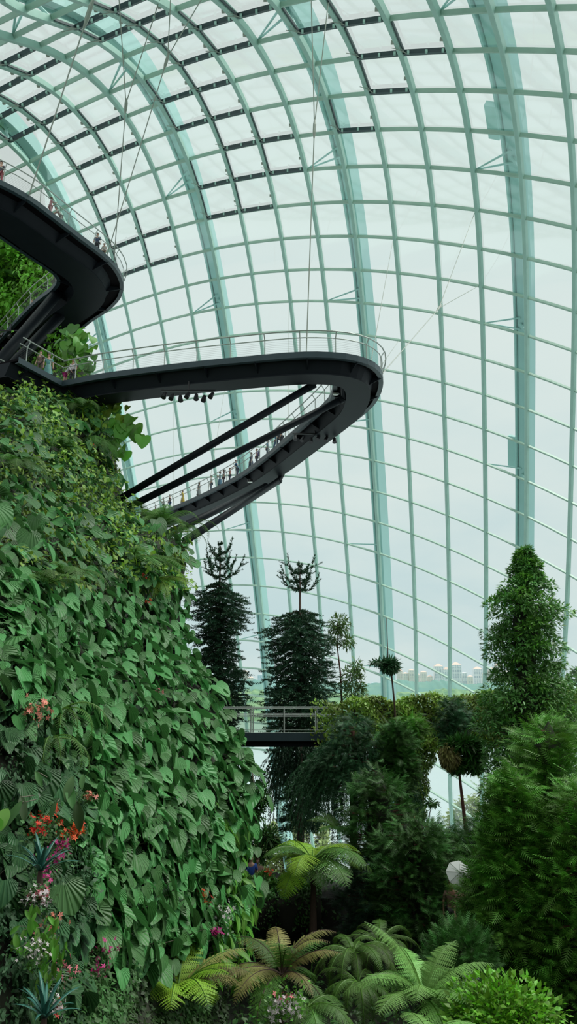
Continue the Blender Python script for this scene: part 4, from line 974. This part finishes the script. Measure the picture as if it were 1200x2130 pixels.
n = 19000; x0 = P(645, 1500, BD).x; x1 = P(1200, 1500, BD).x
x = x0+(x1-x0)*rng.random(n)**.9; side = rng.random(n); th = side*3.6-.3
topz = Za+1.38+.10*np.sin(x*2.3)+.06*np.sin(x*5.1)+np.interp(x, [x0, x0+6, x1], [.0, .25, .45]); botz = Za-.42-.35*(np.sin(x*1.7)**2)
z = botz+(topz-botz)*rng.random(n)**.8; onTop = rng.random(n) < .22; z = np.where(onTop, topz+.05*rng.random(n), z)
y = np.where(onTop, BD-.3+.8*rng.random(n), BD-.32+.2*rng.random(n)+.12*np.sin(x*4+z*3)); fade = rng.random(n) < np.clip((x-x0)/2.2, .12, 1)
pos = np.stack([x, y, z], 1)[fade]; nr = np.where(onTop[:, None], np.array([0, -.3, 1.]), np.array([0, -1., .2]))[fade]
leafmass(len(pos), pos, nr, .15, M['ivy'], 'ivy_hedge', 'thick yellow-green ivy smothering the footbridge railing', 'ivy')
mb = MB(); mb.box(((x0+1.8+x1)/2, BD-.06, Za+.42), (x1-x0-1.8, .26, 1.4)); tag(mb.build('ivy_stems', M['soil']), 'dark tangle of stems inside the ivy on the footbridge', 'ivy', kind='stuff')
# ivy-clad column
rc = empty('ivy_column', tuple(P(862, 1750, 35)), 'thick column wrapped in hanging ivy under the footbridge', 'ivy column')
mb = MB(); mb.tube([P(860, 1530, 35.6), P(853, 1620, 35.6), P(850, 1830, 35.6)], [.8, .5, .45], 12); child(mb, 'post', M['soil'], rc)
n = 8000; v = rng.random(n); yy = 1530+v*200; rad = np.interp(yy, [1530, 1560, 1600, 1660, 1730], [1.30, .95, .80, .66, .60])*(1+.1*np.sin(yy*.12)); a = rng.random(n)*6.283
cc = np.array([P(np.interp(q_, [1530, 1600, 1730], [868, 852, 850]), q_, 35.6) for q_ in yy]); h = np.stack([np.cos(a), np.sin(a), 0*a], 1); pos = cc+h*(rad*(.85+.3*rng.random(n)))[:, None]
X, Y, Z = frames(unit(rnd(n, .4)+np.array([0, 0, -1.])), h+rnd(n, .4)); mb = MB(); batch(mb, *OVAL4, pos, X, Y, Z, .13*(.6+.8*rng.random(n)), rng.random(n)); child(mb, 'ivy_leaves', M['ivy'], rc)

# ------------------------------------------------------------------ ground, ledge and the light-blocking rock added behind the camera
def terr(x, y):
    z = -9.6+.25*math.sin(x*.5)+.2*math.sin(y*.6+x*.2)
    if y > 29: z += min(1, (y-29)/2)*1.2
    if y > 36: z -= min(1, (y-36)/6)*3.
    return z
mb = MB(); xs = np.arange(-40, 46, 2.); ys2 = list(np.arange(-20, 53, 2.))+[53.2]; n1 = len(xs)
Vt = [(x, y, terr(x, y) if y < 53.1 else -40) for y in ys2 for x in xs]
mb.add(Vt, np.array([(r*n1+c, r*n1+c+1, (r+1)*n1+c+1, (r+1)*n1+c) for r in range(len(ys2)-1) for c in range(n1-1)]))
tag(mb.build('floor', M['soil'], None, True), 'dark planted ground under the trees', kind='structure')
mb = MB(); nn_ = 40; Vb = []  # out-of-view planted rock face, added to cut sky light from behind
for r in range(20):
    for c in range(nn_): a = math.pi*(1.0+c/(nn_-1)); z = -12+r*1.0; rr = 22+1.5*math.sin(c*1.1+r*.6)-r*.25; Vb.append((rr*1.3*math.cos(a)+4, rr*.6*math.sin(a)-3, z))
mb.add(Vb, np.array([(r*nn_+c, r*nn_+c+1, (r+1)*nn_+c+1, (r+1)*nn_+c) for r in range(19) for c in range(nn_-1)]))
tag(mb.build('rear_sky_blocker', M['soil'], None, True), 'unseen planted rock face added behind the viewer to hold back sky light', kind='structure')
# ledge
lr = empty('rock_ledge', tuple(P(570, 1860, 29)), 'dark overhanging rock ledge with fine plants on top, beside the mountain foot', 'rock ledge')
mb = MB(); Lx = [P(p_, 1850, 29).x for p_ in range(470, 680, 15)]; pts = [Vector((x, 28.6+.3*math.sin(i*1.3), -6.95+.08*math.sin(i*2.1))) for i, x in enumerate(Lx)]
mb.sweep(pts, [Vector((0, 1, 0))]*len(pts), [Vector((0, 0, 1))]*len(pts), [(-.6, -.35), (-.35, -.9), (.2, -1.25), (3., -1.4), (3., 0), (-.2, 0)]); child(mb, 'ledge', M['rock'], lr, True)
mb = MB(); mb.box((P(575, 1900, 30.6).x, 31.4, -8.9), (4.6, 1.0, 2.6)); child(mb, 'back_wall', M['rock'], lr)
n = 5200; x = Lx[0]+(Lx[-1]-Lx[0])*rng.random(n); y = 28.0+2.4*rng.random(n); z = -6.95+.28*rng.random(n)**2-np.where(y < 28.35, .9*rng.random(n), 0); pos = np.stack([x, y, z], 1)
leafmass(n, pos, np.tile([0, -.4, 1.], (n, 1)), .11, M['cedar'], 'ledge_foliage', 'fine dark foliage covering the rock ledge', 'foliage')
n = 16000; x = rng.uniform(-9, 16, n); y = rng.uniform(15, 31, n); z = np.array([terr(a, b) for a, b in zip(x, y)])+rng.random(n)**2*(.9+.7*np.sin(x*1.3)*np.cos(y)); pos = np.stack([x, y, z], 1)
leafmass(n, pos, np.tile([0, -.3, 1.], (n, 1)), .16, M['small'], 'undergrowth', 'low dark undergrowth on the ground between the ferns', 'undergrowth')
n = 9000; x = rng.uniform(-6, 16, n); y = rng.uniform(31, 50, n); z = np.array([terr(a, b) for a, b in zip(x, y)])+rng.random(n)**2*(.5+.3*np.sin(x*.9)); pos = np.stack([x, y, z], 1)
leafmass(n, pos, np.tile([0, -.3, 1.], (n, 1)), .2, M['cedar'], 'undergrowth', 'dark shrubs on the terrace behind the ledge', 'undergrowth')
# ledge plants: individual small shrubs
bush0 = None
for i, (px, py, s_) in enumerate([(500, 1822, 1), (522, 1835, .9), (548, 1826, 1.1), (572, 1838, .8), (596, 1830, 1.), (622, 1842, .9), (645, 1850, 1.)]):
    if bush0 is None:
        bush0 = empty('ledge_shrub', (0, 0, 0)); nq = 260; q = unit(rnd(nq)); q[:, 2] = np.abs(q[:, 2]); X, Y, Z = frames(unit(q+np.array([0, 0, .3])), rnd(nq)+np.array([0, 0, 1])); mb = MB(); batch(mb, *LANCE, q*.28, X, Y, Z, np.full(nq, .16), rng.random(nq)); mb.build('leaves', M['fern'], bush0); mb = MB()
        for k in range(8): mb.tube([(0, 0, -.1), tuple(q[k]*.3)], .008, 3)
        mb.build('stems', M['bark'], bush0); o = bush0
    else: o = dup(bush0)
    o.location = P(px, py+14, 29.0); o.scale = (s_, s_, s_); o.rotation_euler = (0, 0, i*1.1); tag(o, 'small leafy green shrub growing on the dark rock ledge', 'shrub', 'shrubs along the rock ledge')
def simple_panel():
    r = empty('glass_screen', tuple(P(612, 1800, 36)), 'pale slatted glass screen standing behind the mid-ground tree fern', 'screen')
    for k in range(4):
        mb = MB(); c = P(600+k*9, 1798-k*2, 36); mb.box(c, (.17, .04, 1.0)); child(mb, 'slat', mat('frosted_panel', (.45, .56, .55), .4), r)
    mb = MB(); c = P(613, 1776, 36); mb.box(c, (.9, .08, .06)); child(mb, 'top_rail', M['rail'], r)
simple_panel()

# ------------------------------------------------------------------ tree ferns and ferns
def at_fern(px, py, d): return P(px, py, d)
tree_fern('tree_fern', P(650, 1790, 27), 17, 2.15, M['ferny'], 'bright tree fern with broad arching fronds at mid height beneath the weeping conifer', trunk=2.2, els=(.1, .75), droop=1.6, width=.34, m2=M['fern'])
tree_fern('tree_fern', P(368, 2072, 16), 17, 1.75, M['ferny'], 'yellow-green tree fern at the bottom with a few browning fronds, nearest the mountain', trunk=3.0, els=(.15, 1.4), droop=1.35, width=.26, m2=M['fernb'])
tree_fern('tree_fern', P(586, 2028, 18), 19, 1.5, M['fernb'], 'olive and brown tree fern at the bottom between the yellow-green and the pale green one', trunk=3.0, els=(.1, 1.25), droop=1.6, width=.21, m2=M['fern'])
tree_fern('tree_fern', P(882, 2075, 18), 17, 1.75, M['fernl'], 'pale fresh green tree fern at the bottom with upright spreading fronds', trunk=3.0, els=(.15, 1.35), droop=1.25, width=.27)
tree_fern('fern', P(735, 1985, 20.5), 16, 1.5, M['ferndark'], 'dark green fern with long hanging fronds left of the pale green tree fern', els=(.3, .9), droop=2.6, width=.14, npin=34, cat='fern')
tree_fern('fern', P(790, 1965, 22), 18, 1.5, M['ferndark'], 'dark green fern cascading behind the pale green tree fern', els=(.2, .9), droop=2.7, width=.13, npin=36, cat='fern')
tree_fern('fern', P(745, 2045, 19.5), 16, 1.5, M['ferndark'], 'deep green fern hanging in strands at the bottom beside the olive tree fern', els=(.1, .8), droop=2.6, width=.13, npin=36, cat='fern')
tree_fern('fern', P(640, 2095, 17), 10, 1.1, M['fern'], 'short dark fern under the olive and brown tree fern', els=(0, .9), droop=1.6, width=.28, cat='fern')
tree_fern('fern', P(895, 2150, 16), 9, 1.0, M['fernl'], 'low pale fern at the bottom edge under the pale green tree fern', els=(0, .7), droop=1.4, width=.3, cat='fern')
tree_fern('fern', P(700, 1725, 30), 12, 1.2, M['fern'], 'feathery fern behind the bright mid-height tree fern', els=(.2, 1.), droop=1.5, width=.3, cat='fern')
# ferns growing on the mountain
def mfern(px, py, nf, ln, m, label, droop=2.0, els=(.2, .9), lift=.3, width=.22, azr=(-2.6, .5)):
    p, n_ = mnormals(px, py); return tree_fern('fern', p+n_*lift, nf, ln, m, label, els=els, droop=droop, width=width, cat='fern', npin=24, azr=azr)
mfern(262, 1175, 7, 2.4, M['fern'], 'big green fern fanning to the right on the upper mountain edge', azr=(-1.2, .6), droop=1.1, els=(.1, .5))
mfern(300, 1215, 6, 2.0, M['ferny'], 'yellow-green fern just below the big fanning fern', azr=(-1.3, .3), droop=1.2, els=(0, .4))
mfern(375, 1118, 9, 2.6, M['fern'], 'hanging fern at the outermost shoulder of the mountain', droop=2.6, els=(.1, .9), width=.16)
mfern(335, 1108, 9, 2.6, M['fernl'], 'pale fern crowning the mountain shoulder below the struts', droop=2.0, els=(.3, 1.1))
mfern(300, 1095, 8, 2.4, M['fern'], 'fern beside the foot of the lower struts', droop=2.0, els=(.3, 1.1))
mfern(90, 1490, 7, 1.1, M['fern'], 'sword fern hanging in the dark hollow left of the big leaves', droop=2.8, els=(0, .6), width=.11)
mfern(70, 1560, 6, 1.0, M['fern'], 'sword fern hanging lower in the dark hollow', droop=2.8, els=(0, .6), width=.11)
mfern(60, 1240, 6, 1.1, M['fern'], 'fern above the topmost broad heart-shaped leaves', droop=1.8)
mfern(110, 1215, 6, 1.2, M['fern'], 'soft fern beside the top of the heart-leaved band', droop=1.8)
mfern(150, 860, 8, 2.6, M['fern'], 'dark fern in the shade under the corner of the lower walkway', droop=2.2)
mfern(190, 930, 8, 2.4, M['fern'], 'fern below the shaded walkway corner', droop=2.2)
mfern(110, 940, 8, 2.0, M['fern'], 'fern in the middle of the upper creepers', droop=2.2)
mfern(20, 985, 7, 1.5, M['fern'], 'fern at the left border among upper creepers', droop=2.2)
mfern(35, 520, 9, 5.0, M['ferny'], 'palm-like fern seen through the loop of the upper walkway', droop=1.6, els=(.6, 1.4), lift=1.2)
mfern(75, 545, 8, 4.5, M['fernl'], 'pale fern beside the palm-like one in the upper walkway loop', droop=1.6, els=(.5, 1.3), lift=1.2)
mfern(15, 600, 8, 4.0, M['fern'], 'fern behind the mesh railing of the upper walkway', droop=1.8, els=(.5, 1.3), lift=1.2)
# big hanging leaves
def bigleaf(px, py, d, nl, size, spread, m, label, name='broad_leaf_plant', tm=None):
    r = heart_plant(name, size, nl, spread, m=m, tmpl=tm); r.location = P(px, py, d); r.rotation_euler = (R(80), 0, 0); tag(r, label, 'plant'); return r
bigleaf(262, 915, 46, 16, .8, 1.2, M['lime'], 'branch of big drooping green leaves sticking out before the glass under the lower walkway')
bigleaf(240, 870, 46.5, 14, .6, 1.0, M['ivy'], 'leafy branch just below the lower walkway beside the mountain edge')
bigleaf(222, 850, 47, 16, .6, 1.1, M['broad'], 'green leaf cluster tucked under the lower walkway beam')
bigleaf(168, 725, 49, 22, .7, 1.0, M['lime'], 'leafy plant rising behind the two people at the walkway corner')
bigleaf(186, 758, 48.8, 12, .55, .6, M['broad'], 'drooping plant right of the white-shirted person at the walkway corner')
bigleaf(150, 715, 50, 22, .7, 1.0, M['broad'], 'dense plant behind the corner people under the upper walkway')
bigleaf(30, 1130, 15.2, 7, .42, .6, M['heart'], 'cluster of long ribbed leaves at the left border above the heart-leaved band')
bigleaf(150, 1850, 9.3, 1, .40, .02, M['heart'], 'single very large hanging heart-shaped leaf right of the upper bromeliad')
bigleaf(2, 1700, 9.0, 2, .18, .05, M['lime'], 'bright lime leaf at the left border')
bigleaf(85, 1940, 8.6, 44, .15, .24, M['lime'], 'light green lance-leaved plant between the two bromeliads', 'lance_leaf_plant', LANCE)
bigleaf(112, 1985, 8.7, 34, .14, .22, M['lime'], 'second light green lance-leaved plant just above the lower bromeliad', 'lance_leaf_plant', LANCE)
bigleaf(120, 1640, 9.6, 8, .30, .4, M['small'], 'small dark leafy plant near the salmon flowers', 'lance_leaf_plant', LANCE)
def bromeliad(px, py, d, s, label, dark=False):
    r = empty('bromeliad', tuple(P(px, py, d)), label, 'bromeliad')
    for k in range(17):
        a = k*2.4; el = .45+.9*(k/17.); L_ = s*(.8+.25*random.random()); h = np.array([math.cos(a), math.sin(a), 0]); pts = []; p = np.zeros(3); e = el
        for j in range(8): pts.append(p.copy()); e = el-.75*(j/7.)**1.5; p = p+(h*math.cos(e)+np.array([0, 0, math.sin(e)]))*L_/7
        sd_ = np.array([-h[1], h[0], 0]); mb = MB(); w = [.06, .058, .055, .05, .045, .038, .025, .002]
        mb.sweep([Vector(q) for q in pts], [Vector(sd_)]*8, [Vector(-h*math.sin(el)+np.array([0, 0, math.cos(el)]))]*8, [(-.055*s, .014*s), (0, 0), (.055*s, .014*s), (0, .006*s)])
        v = mb.v[0].reshape(8, 4, 3); c = v.mean(1, keepdims=True)
        mb.v[0] = (c+(v-c)*np.array([q/.06*1.15 for q in w])[:, None, None]).reshape(-1, 3)
        mb.build('leaf', M['brome'], r, True)
    mb = MB(); mb.tube([(0, 0, .03), (0, 0, -.25*s)], [.05*s, .08*s], 8); mb.build('base', M['bark'], r)
bromeliad(84, 1812, 8.6, .44, 'blue-green bromeliad rosette beside the red flowers')
bromeliad(92, 2118, 8.0, .42, 'darker blue-green bromeliad rosette at the bottom left')
# flowers
PET = []; PF = []
for k in range(5):
    a = k*1.2566; b = len(PET); PET += [(0, 0, 0), (.5*math.cos(a-.45), .5*math.sin(a-.45), .12), (1.*math.cos(a), 1.*math.sin(a), .05), (.5*math.cos(a+.45), .5*math.sin(a+.45), .12)]; PF += [(b, b+1, b+2), (b, b+2, b+3)]
PETT = (np.array(PET), np.array(PF), np.zeros((len(PET), 2)))
def flowers(px, py, m, n, spread, size, label, d=None, lm=None):
    if d is None: p, n_ = mnormals(px, py); p = p+n_*.5
    else: p = np.array(P(px, py, d)); n_ = np.array([0, -1, .3])
    r = empty('flowering_plant', tuple(p), label, 'flowers'); k = np.linalg.norm(p)/F; n = int(n*1.7); sp_ = spread*k*1.15; sz = size*k*1.3
    q = rnd(n)*np.array([1, .5, .8])*sp_*.55; X, Y, Z = frames(rnd(n), n_+rnd(n, .4)); mb = MB(); tv, tf, tu = PETT
    # template lies in xy; face it outward (Z)
    batch(mb, tv, tf, tu, q, X, Y, Z, sz*(.7+.6*rng.random(n)), rng.random(n)); mb.build('blossoms', m, r)
    nl = n*3; q = rnd(nl)*np.array([1, .5, .9])*sp_*.7-n_*.05; X, Y, Z = frames(rnd(nl)+np.array([0, 0, -.5]), n_+rnd(nl, .5)); mb = MB(); batch(mb, *OVAL4, q, X, Y, Z, np.full(nl, sz*1.6), rng.random(nl)); mb.build('leaves', lm or M['small'], r)
for a in ((30, 1752, M['red'], 16, 22, 5, 'scarlet flowers at the left border above the upper bromeliad'), (58, 1768, M['orange'], 18, 20, 5, 'orange-red flowers touching the upper bromeliad on its left'),
          (84, 1752, M['orange'], 14, 12, 5, 'orange flowers just above the upper bromeliad'), (12, 1790, M['red'], 14, 16, 5, 'red flowers at the left border beside the orange-red ones'),
          (48, 1790, M['magenta'], 14, 14, 4.5, 'purple-magenta flowers close under the orange-red ones'), (22, 1828, M['magenta'], 20, 22, 4, 'magenta flowers at the left border level with the bromeliad base'),
          (10, 1856, M['magenta'], 12, 16, 4, 'small magenta flowers at the left border under the larger magenta patch'), (12, 1898, M['pink'], 26, 14, 4.5, 'hot pink flowers at the left border'),
          (16, 1930, M['white'], 34, 22, 3.8, 'pale pink and white flowers below the hot pink ones'), (20, 1962, M['salmon'], 12, 20, 4, 'orange-pink flowers below the pale ones'),
          (10, 2050, M['white'], 26, 20, 3.6, 'whitish pink flowers at the left border beside the lower bromeliad'), (44, 2052, M['pink'], 14, 20, 4, 'pink flowers above the lower bromeliad'),
          (14, 2108, M['white'], 26, 18, 3.6, 'white flowers in the bottom left corner'), (26, 2124, M['red'], 5, 10, 4, 'few red flowers in the bottom left corner'),
          (146, 2012, M['magenta'], 12, 18, 4, 'crimson flowers right of the lance-leaved plants'), (132, 2062, M['magenta'], 10, 16, 4, 'crimson flowers right of the lower bromeliad'),
          (14, 1518, M['salmon'], 22, 24, 5, 'salmon flowers at the left border in the middle of the mountain'), (124, 1690, M['salmon'], 8, 10, 4.5, 'few salmon flowers in the dark hollow of the mountain'),
          (272, 1216, M['red'], 7, 10, 3.2, 'tiny red flowers beside the big fanning fern'), (280, 1262, M['red'], 4, 8, 3.2, 'tiny red flowers below the big fanning fern'),
          (300, 1460, M['pink'], 5, 7, 3, 'tiny pink flowers in the middle of the heart-leaved band'), (172, 935, M['red'], 8, 8, 4, 'small red flowers near the top edge of the mountain'),
          (415, 1925, M['white'], 30, 26, 3.5, 'white flowers low on the right edge of the mountain face'), (410, 1968, M['magenta'], 10, 9, 4, 'magenta flowers low on the right edge of the mountain face'),
          (385, 1890, M['red'], 8, 22, 4, 'dark red flowers low on the right edge of the mountain face')):
    flowers(*a)
flowers(594, 2095, M['white'], 60, 24, 3.6, 'white and pink flowers under the olive and brown tree fern', 16.4, M['lime']); flowers(588, 2080, M['pink'], 8, 14, 4, 'few pink blossoms above the white ones under the olive tree fern', 16.4)
flowers(560, 1812, M['red'], 4, 8, 3.5, 'single red bloom among the shrubs on the rock ledge', 28.6)
# bright shrub bottom right
n = 3600; q = unit(rnd(n))*(rng.random((n, 1))**.35)*(1+.18*np.sin(rng.integers(0, 9, (n, 1))*2.)); q[:, 2] = np.abs(q[:, 2]); rs = empty('bright_shrub', tuple(P(1045, 2140, 17)), 'bright yellow-green rounded shrub at the bottom beside the pale tree fern', 'shrub')
X, Y, Z = frames(unit(q+rnd(n, .4)), q+np.array([0, 0, 1.])+rnd(n, .3)); mb = MB(); batch(mb, *OVAL4, q*np.array([1.15, .9, .85]), X, Y, Z, .13*(.6+.8*rng.random(n)), rng.random(n)); mb.build('leaves', M['shrub'], rs)
mb = MB()
for k in range(14): mb.tube([(0, 0, -1), tuple(q[k]*.8)], .015, 4)
mb.build('stems', M['bark'], rs)
n = 3000; rs = empty('dark_shrub', tuple(P(960, 2020, 21)), 'loose dark green shrub behind the pale tree fern', 'shrub'); q = unit(rnd(n))*(rng.random((n, 1))**.35)
X, Y, Z = frames(unit(q+rnd(n, .4)), q+np.array([0, 0, 1.])+rnd(n, .3)); mb = MB(); batch(mb, *SPRAY, q*np.array([.9, .8, 1.1]), X, Y, Z, .26*(.6+.8*rng.random(n)), rng.random(n)); mb.build('leaves', M['cedar'], rs)
mb = MB(); mb.tube([(0, 0, -1.8), (0, 0, .5)], .05, 6); mb.build('stem', M['bark'], rs)
# umbrellas and visitors on the ground
rv = empty('viewing_deck', tuple(P(950, 1840, 26)), 'small timber viewing deck under the white umbrella, mostly hidden by conifers', 'deck')
vz = P(938, 1836, 25.8).z-1.68; vx = P(950, 1840, 26).x
mb = MB(); mb.box((vx, 25.8, vz-.06), (2.2, 2.0, .12)); child(mb, 'boards', M['bark'], rv)
for ax1 in (-1, 1):
    for ay1 in (-.85, .85): mb = MB(); mb.box((vx+ax1, 25.8+ay1, (vz-9.8)/2-.06), (.12, .12, vz+9.8)); child(mb, 'post', M['bark'], rv)
def umbrella(px, py, d, rad, tilt, label):
    r = empty('umbrella', tuple(P(px, py, d)), label, 'umbrella'); r.rotation_euler = tilt; mb = MB(); V = [(0, 0, .32*rad)]
    for k in range(8): a = k*math.pi/4; V.append((rad*math.cos(a), rad*math.sin(a), 0)); 
    mb.add(V, [(0, 1+k, 1+(k+1) % 8) for k in range(8)]); o = mb.build('canopy', mat('umbrella_cloth', (.72, .76, .74), .7, trans=.3), r)
    for k in range(8):
        a = k*math.pi/4; mb = MB(); mb.tube([V[0], V[1+k]], .008, 4); mb.build('rib', M['rail'], o)
    mb = MB(); mb.tube([(0, 0, .36*rad), (0, 0, -.75)], .012, 5); mb.build('shaft', M['rail'], r)
umbrella(955, 1818, 25.6, .42, (R(55), R(10), 0), 'white umbrella seen through a gap between the dark and green conifers')
umbrella(985, 2035, 20.5, .40, (R(20), R(30), 0), 'pale umbrella partly hidden behind the pale tree fern')
for (px, py, d, top_, low_, lab, kw) in ((938, 1836, 25.8, (.20, .12, .09), (.05, .05, .05), 'person in brown beneath the white umbrella', dict(hair='brown', skin=1)), (962, 1842, 25.5, (.45, .22, .22), (.06, .06, .06), 'person in pink beneath the white umbrella', dict(hair='black')),
                                          (522, 1783, 33.2, (.03, .10, .42), (.05, .05, .06), 'person in a blue top with brown hair beyond the rock ledge', dict(hair='brown')), (536, 1788, 33.5, (.40, .25, .18), (.05, .05, .06), 'person in tan beside the one in blue beyond the rock ledge', dict(hair='brown'))):
    hd = P(px, py, d); person((hd.x, hd.y, hd.z-1.66), 3.1, 1.72, top_, low_, lab, **kw)

# ------------------------------------------------------------------ outside: water, shore, hills, city
wm = mat('bay_water', (.50, .60, .60), .15, spec=.6, var=.3, nscale=.02)
mb = MB(); mb.add([(-1500, 170, -41), (1500, 170, -41), (1500, 1250, -41), (-1500, 1250, -41)], [(0, 1, 2, 3)]); tag(mb.build('bay_water', wm), 'pale grey water outside the glass', 'water', kind='stuff')
def hill(name, d, rowfn, x0, x1, depth, m, label):
    mb = MB(); xs = np.linspace(x0, x1, 220); V = []
    for k in range(9):
        for x in xs:
            r_ = rowfn(x)-6*abs(math.sin(x*.21))**.5*(.5+.5*math.sin(x*.063)); top_ = P(x, r_, d).z; f_ = math.sin(k/8*math.pi/2); V.append((P(x, 1430, d).x, d-depth/2+depth*k/8/2, -41+(top_+41)*f_+random.uniform(-1, 1)*1.2*f_))
    for x in xs: V.append((P(x, 1430, d).x, d+depth, -41))
    nx = len(xs); mb.add(V, np.array([(r*nx+c, r*nx+c+1, (r+1)*nx+c+1, (r+1)*nx+c) for r in range(9) for c in range(nx-1)]))
    return tag(mb.build(name, m), label, 'wooded hill')
hz1 = mat('hazy_wood_far', (.17, .31, .26), .9, var=.9, nscale=.03, col2=(.12, .27, .25)); hz2 = mat('hazy_wood_near', (.24, .38, .18), .9, var=1, nscale=.05, col2=(.07, .19, .12))  # distance haze is put into these pale wood colours
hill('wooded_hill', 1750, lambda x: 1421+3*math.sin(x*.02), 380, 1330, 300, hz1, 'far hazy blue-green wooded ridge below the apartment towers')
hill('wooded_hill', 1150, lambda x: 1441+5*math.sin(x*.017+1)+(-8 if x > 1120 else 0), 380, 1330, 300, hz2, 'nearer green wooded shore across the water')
def win_mat(name, wall, win):
    m = bpy.data.materials.new(name); m.use_nodes = True; t = m.node_tree; b = t.nodes['Principled BSDF']; b.inputs['Roughness'].default_value = .7
    tc_ = t.nodes.new('ShaderNodeTexCoord'); mp_ = t.nodes.new('ShaderNodeMapping'); mp_.inputs['Rotation'].default_value = (math.pi/2, 0, 0); br = t.nodes.new('ShaderNodeTexBrick')
    br.offset = 0; br.inputs['Color1'].default_value = tuple(win)+(1,); br.inputs['Color2'].default_value = tuple(win)+(1,); br.inputs['Mortar'].default_value = tuple(wall)+(1,)
    br.inputs['Scale'].default_value = 1; br.inputs['Brick Width'].default_value = 6; br.inputs['Row Height'].default_value = 3.6; br.inputs['Mortar Size'].default_value = 1.1
    t.links.new(tc_.outputs['Object'], mp_.inputs[0]); t.links.new(mp_.outputs[0], br.inputs[0]); t.links.new(br.outputs[0], b.inputs['Base Color']); return m
wm1 = win_mat('cream_facade', (.86, .82, .75), (.56, .59, .60)); wm2 = win_mat('white_facade', (.86, .89, .89), (.36, .47, .54)); wm3 = win_mat('glass_facade', (.60, .74, .80), (.42, .58, .68))  # facade colours washed out to carry the distance haze
roofm = mat('salmon_roof', (.80, .62, .54), .8)
BL = [(503, 516, 1392, 1, wm1), (516, 527, 1405, 1, wm1), (536, 553, 1399, 0, wm3), (760, 770, 1418, 0, wm3), (772, 780, 1416, 0, wm3), (826, 838, 1390, 1, wm1), (838, 850, 1396, 1, wm1), (851, 862, 1389, 1, wm1), (863, 874, 1398, 1, wm1), (875, 888, 1393, 1, wm1), (889, 900, 1402, 1, wm1),
      (904, 922, 1381, 2, wm2), (923, 936, 1388, 2, wm2), (940, 960, 1378, 2, wm2), (961, 972, 1394, 0, wm2), (973, 984, 1402, 1, wm1), (985, 1004, 1387, 2, wm2), (1005, 1016, 1396, 1, wm1), (1017, 1030, 1386, 1, wm1), (1031, 1046, 1380, 2, wm1), (1047, 1060, 1392, 1, wm1)]
for i, (a, b, tpx, rt, wmm) in enumerate(BL):
    d = 2050+random.uniform(-80, 80); x0 = P(a, 1430, d).x; x1 = P(b, 1430, d).x; zt = P(a, tpx+5, d).z; w = x1-x0; cx = (x0+x1)/2
    name = ['cream apartment tower with a salmon roof', 'glass office tower', 'white apartment tower with a peaked salmon crown'][1 if wmm is wm3 else (2 if rt == 2 else 0)]
    r = empty('apartment_tower', (cx, d, -41), name+' on the horizon', 'building', 'distant towers: '+name)
    mb = MB(); mb.box((cx, d, (zt-41)/2), (w, w*.8, zt+41)); mb.box((cx-w*.32, d-w*.42, (zt-47)/2), (w*.2, w*.12, zt+35)); mb.box((cx+w*.32, d-w*.42, (zt-47)/2), (w*.2, w*.12, zt+35)); child(mb, 'walls', wmm, r)
    mb = MB(); hh = {0: 1, 1: 3.5, 2: 7}[rt]; mb.add([(cx-w*.5, d-w*.4, zt), (cx+w*.5, d-w*.4, zt), (cx+w*.5, d+w*.4, zt), (cx-w*.5, d+w*.4, zt), (cx-w*.12, d, zt+hh), (cx+w*.12, d, zt+hh)], [(0, 1, 5, 4), (1, 2, 5), (2, 3, 4, 5), (3, 0, 4)]); child(mb, 'roof', roofm if rt else wmm, r)
# trees outside the glass near the shore
def outtree(px, top_, d, rpx, label, m, n=2600):
    k = d*1.02/F; spray_tree('shore_tree', label, [(px, top_+8), (px+2, top_+60), (px, top_+140)], [(top_, rpx*.4), (top_+18, rpx*.8), (top_+45, rpx), (top_+90, rpx*.9), (top_+120, rpx*.5)], m, M['bark'], k*9, n, d, flat=.4, tmpl=OVAL4, cat='tree', trunkr=.5)
outtree(975, 1662, 165, 34, 'pale yellow-green tree outside the glass, seen in the gap', M['paletree']); outtree(1020, 1680, 170, 32, 'second pale tree outside the glass at the right end of the gap', M['paletree'])
outtree(640, 1705, 175, 40, 'pale tree outside the glass behind the hanging dark branches', M['paletree']); outtree(585, 1715, 178, 40, 'pale tree outside the glass beside the thin dark-leaved tree', M['paletree']); outtree(1205, 1395, 300, 24, 'green tree outside the glass at the right border', M['fern'])
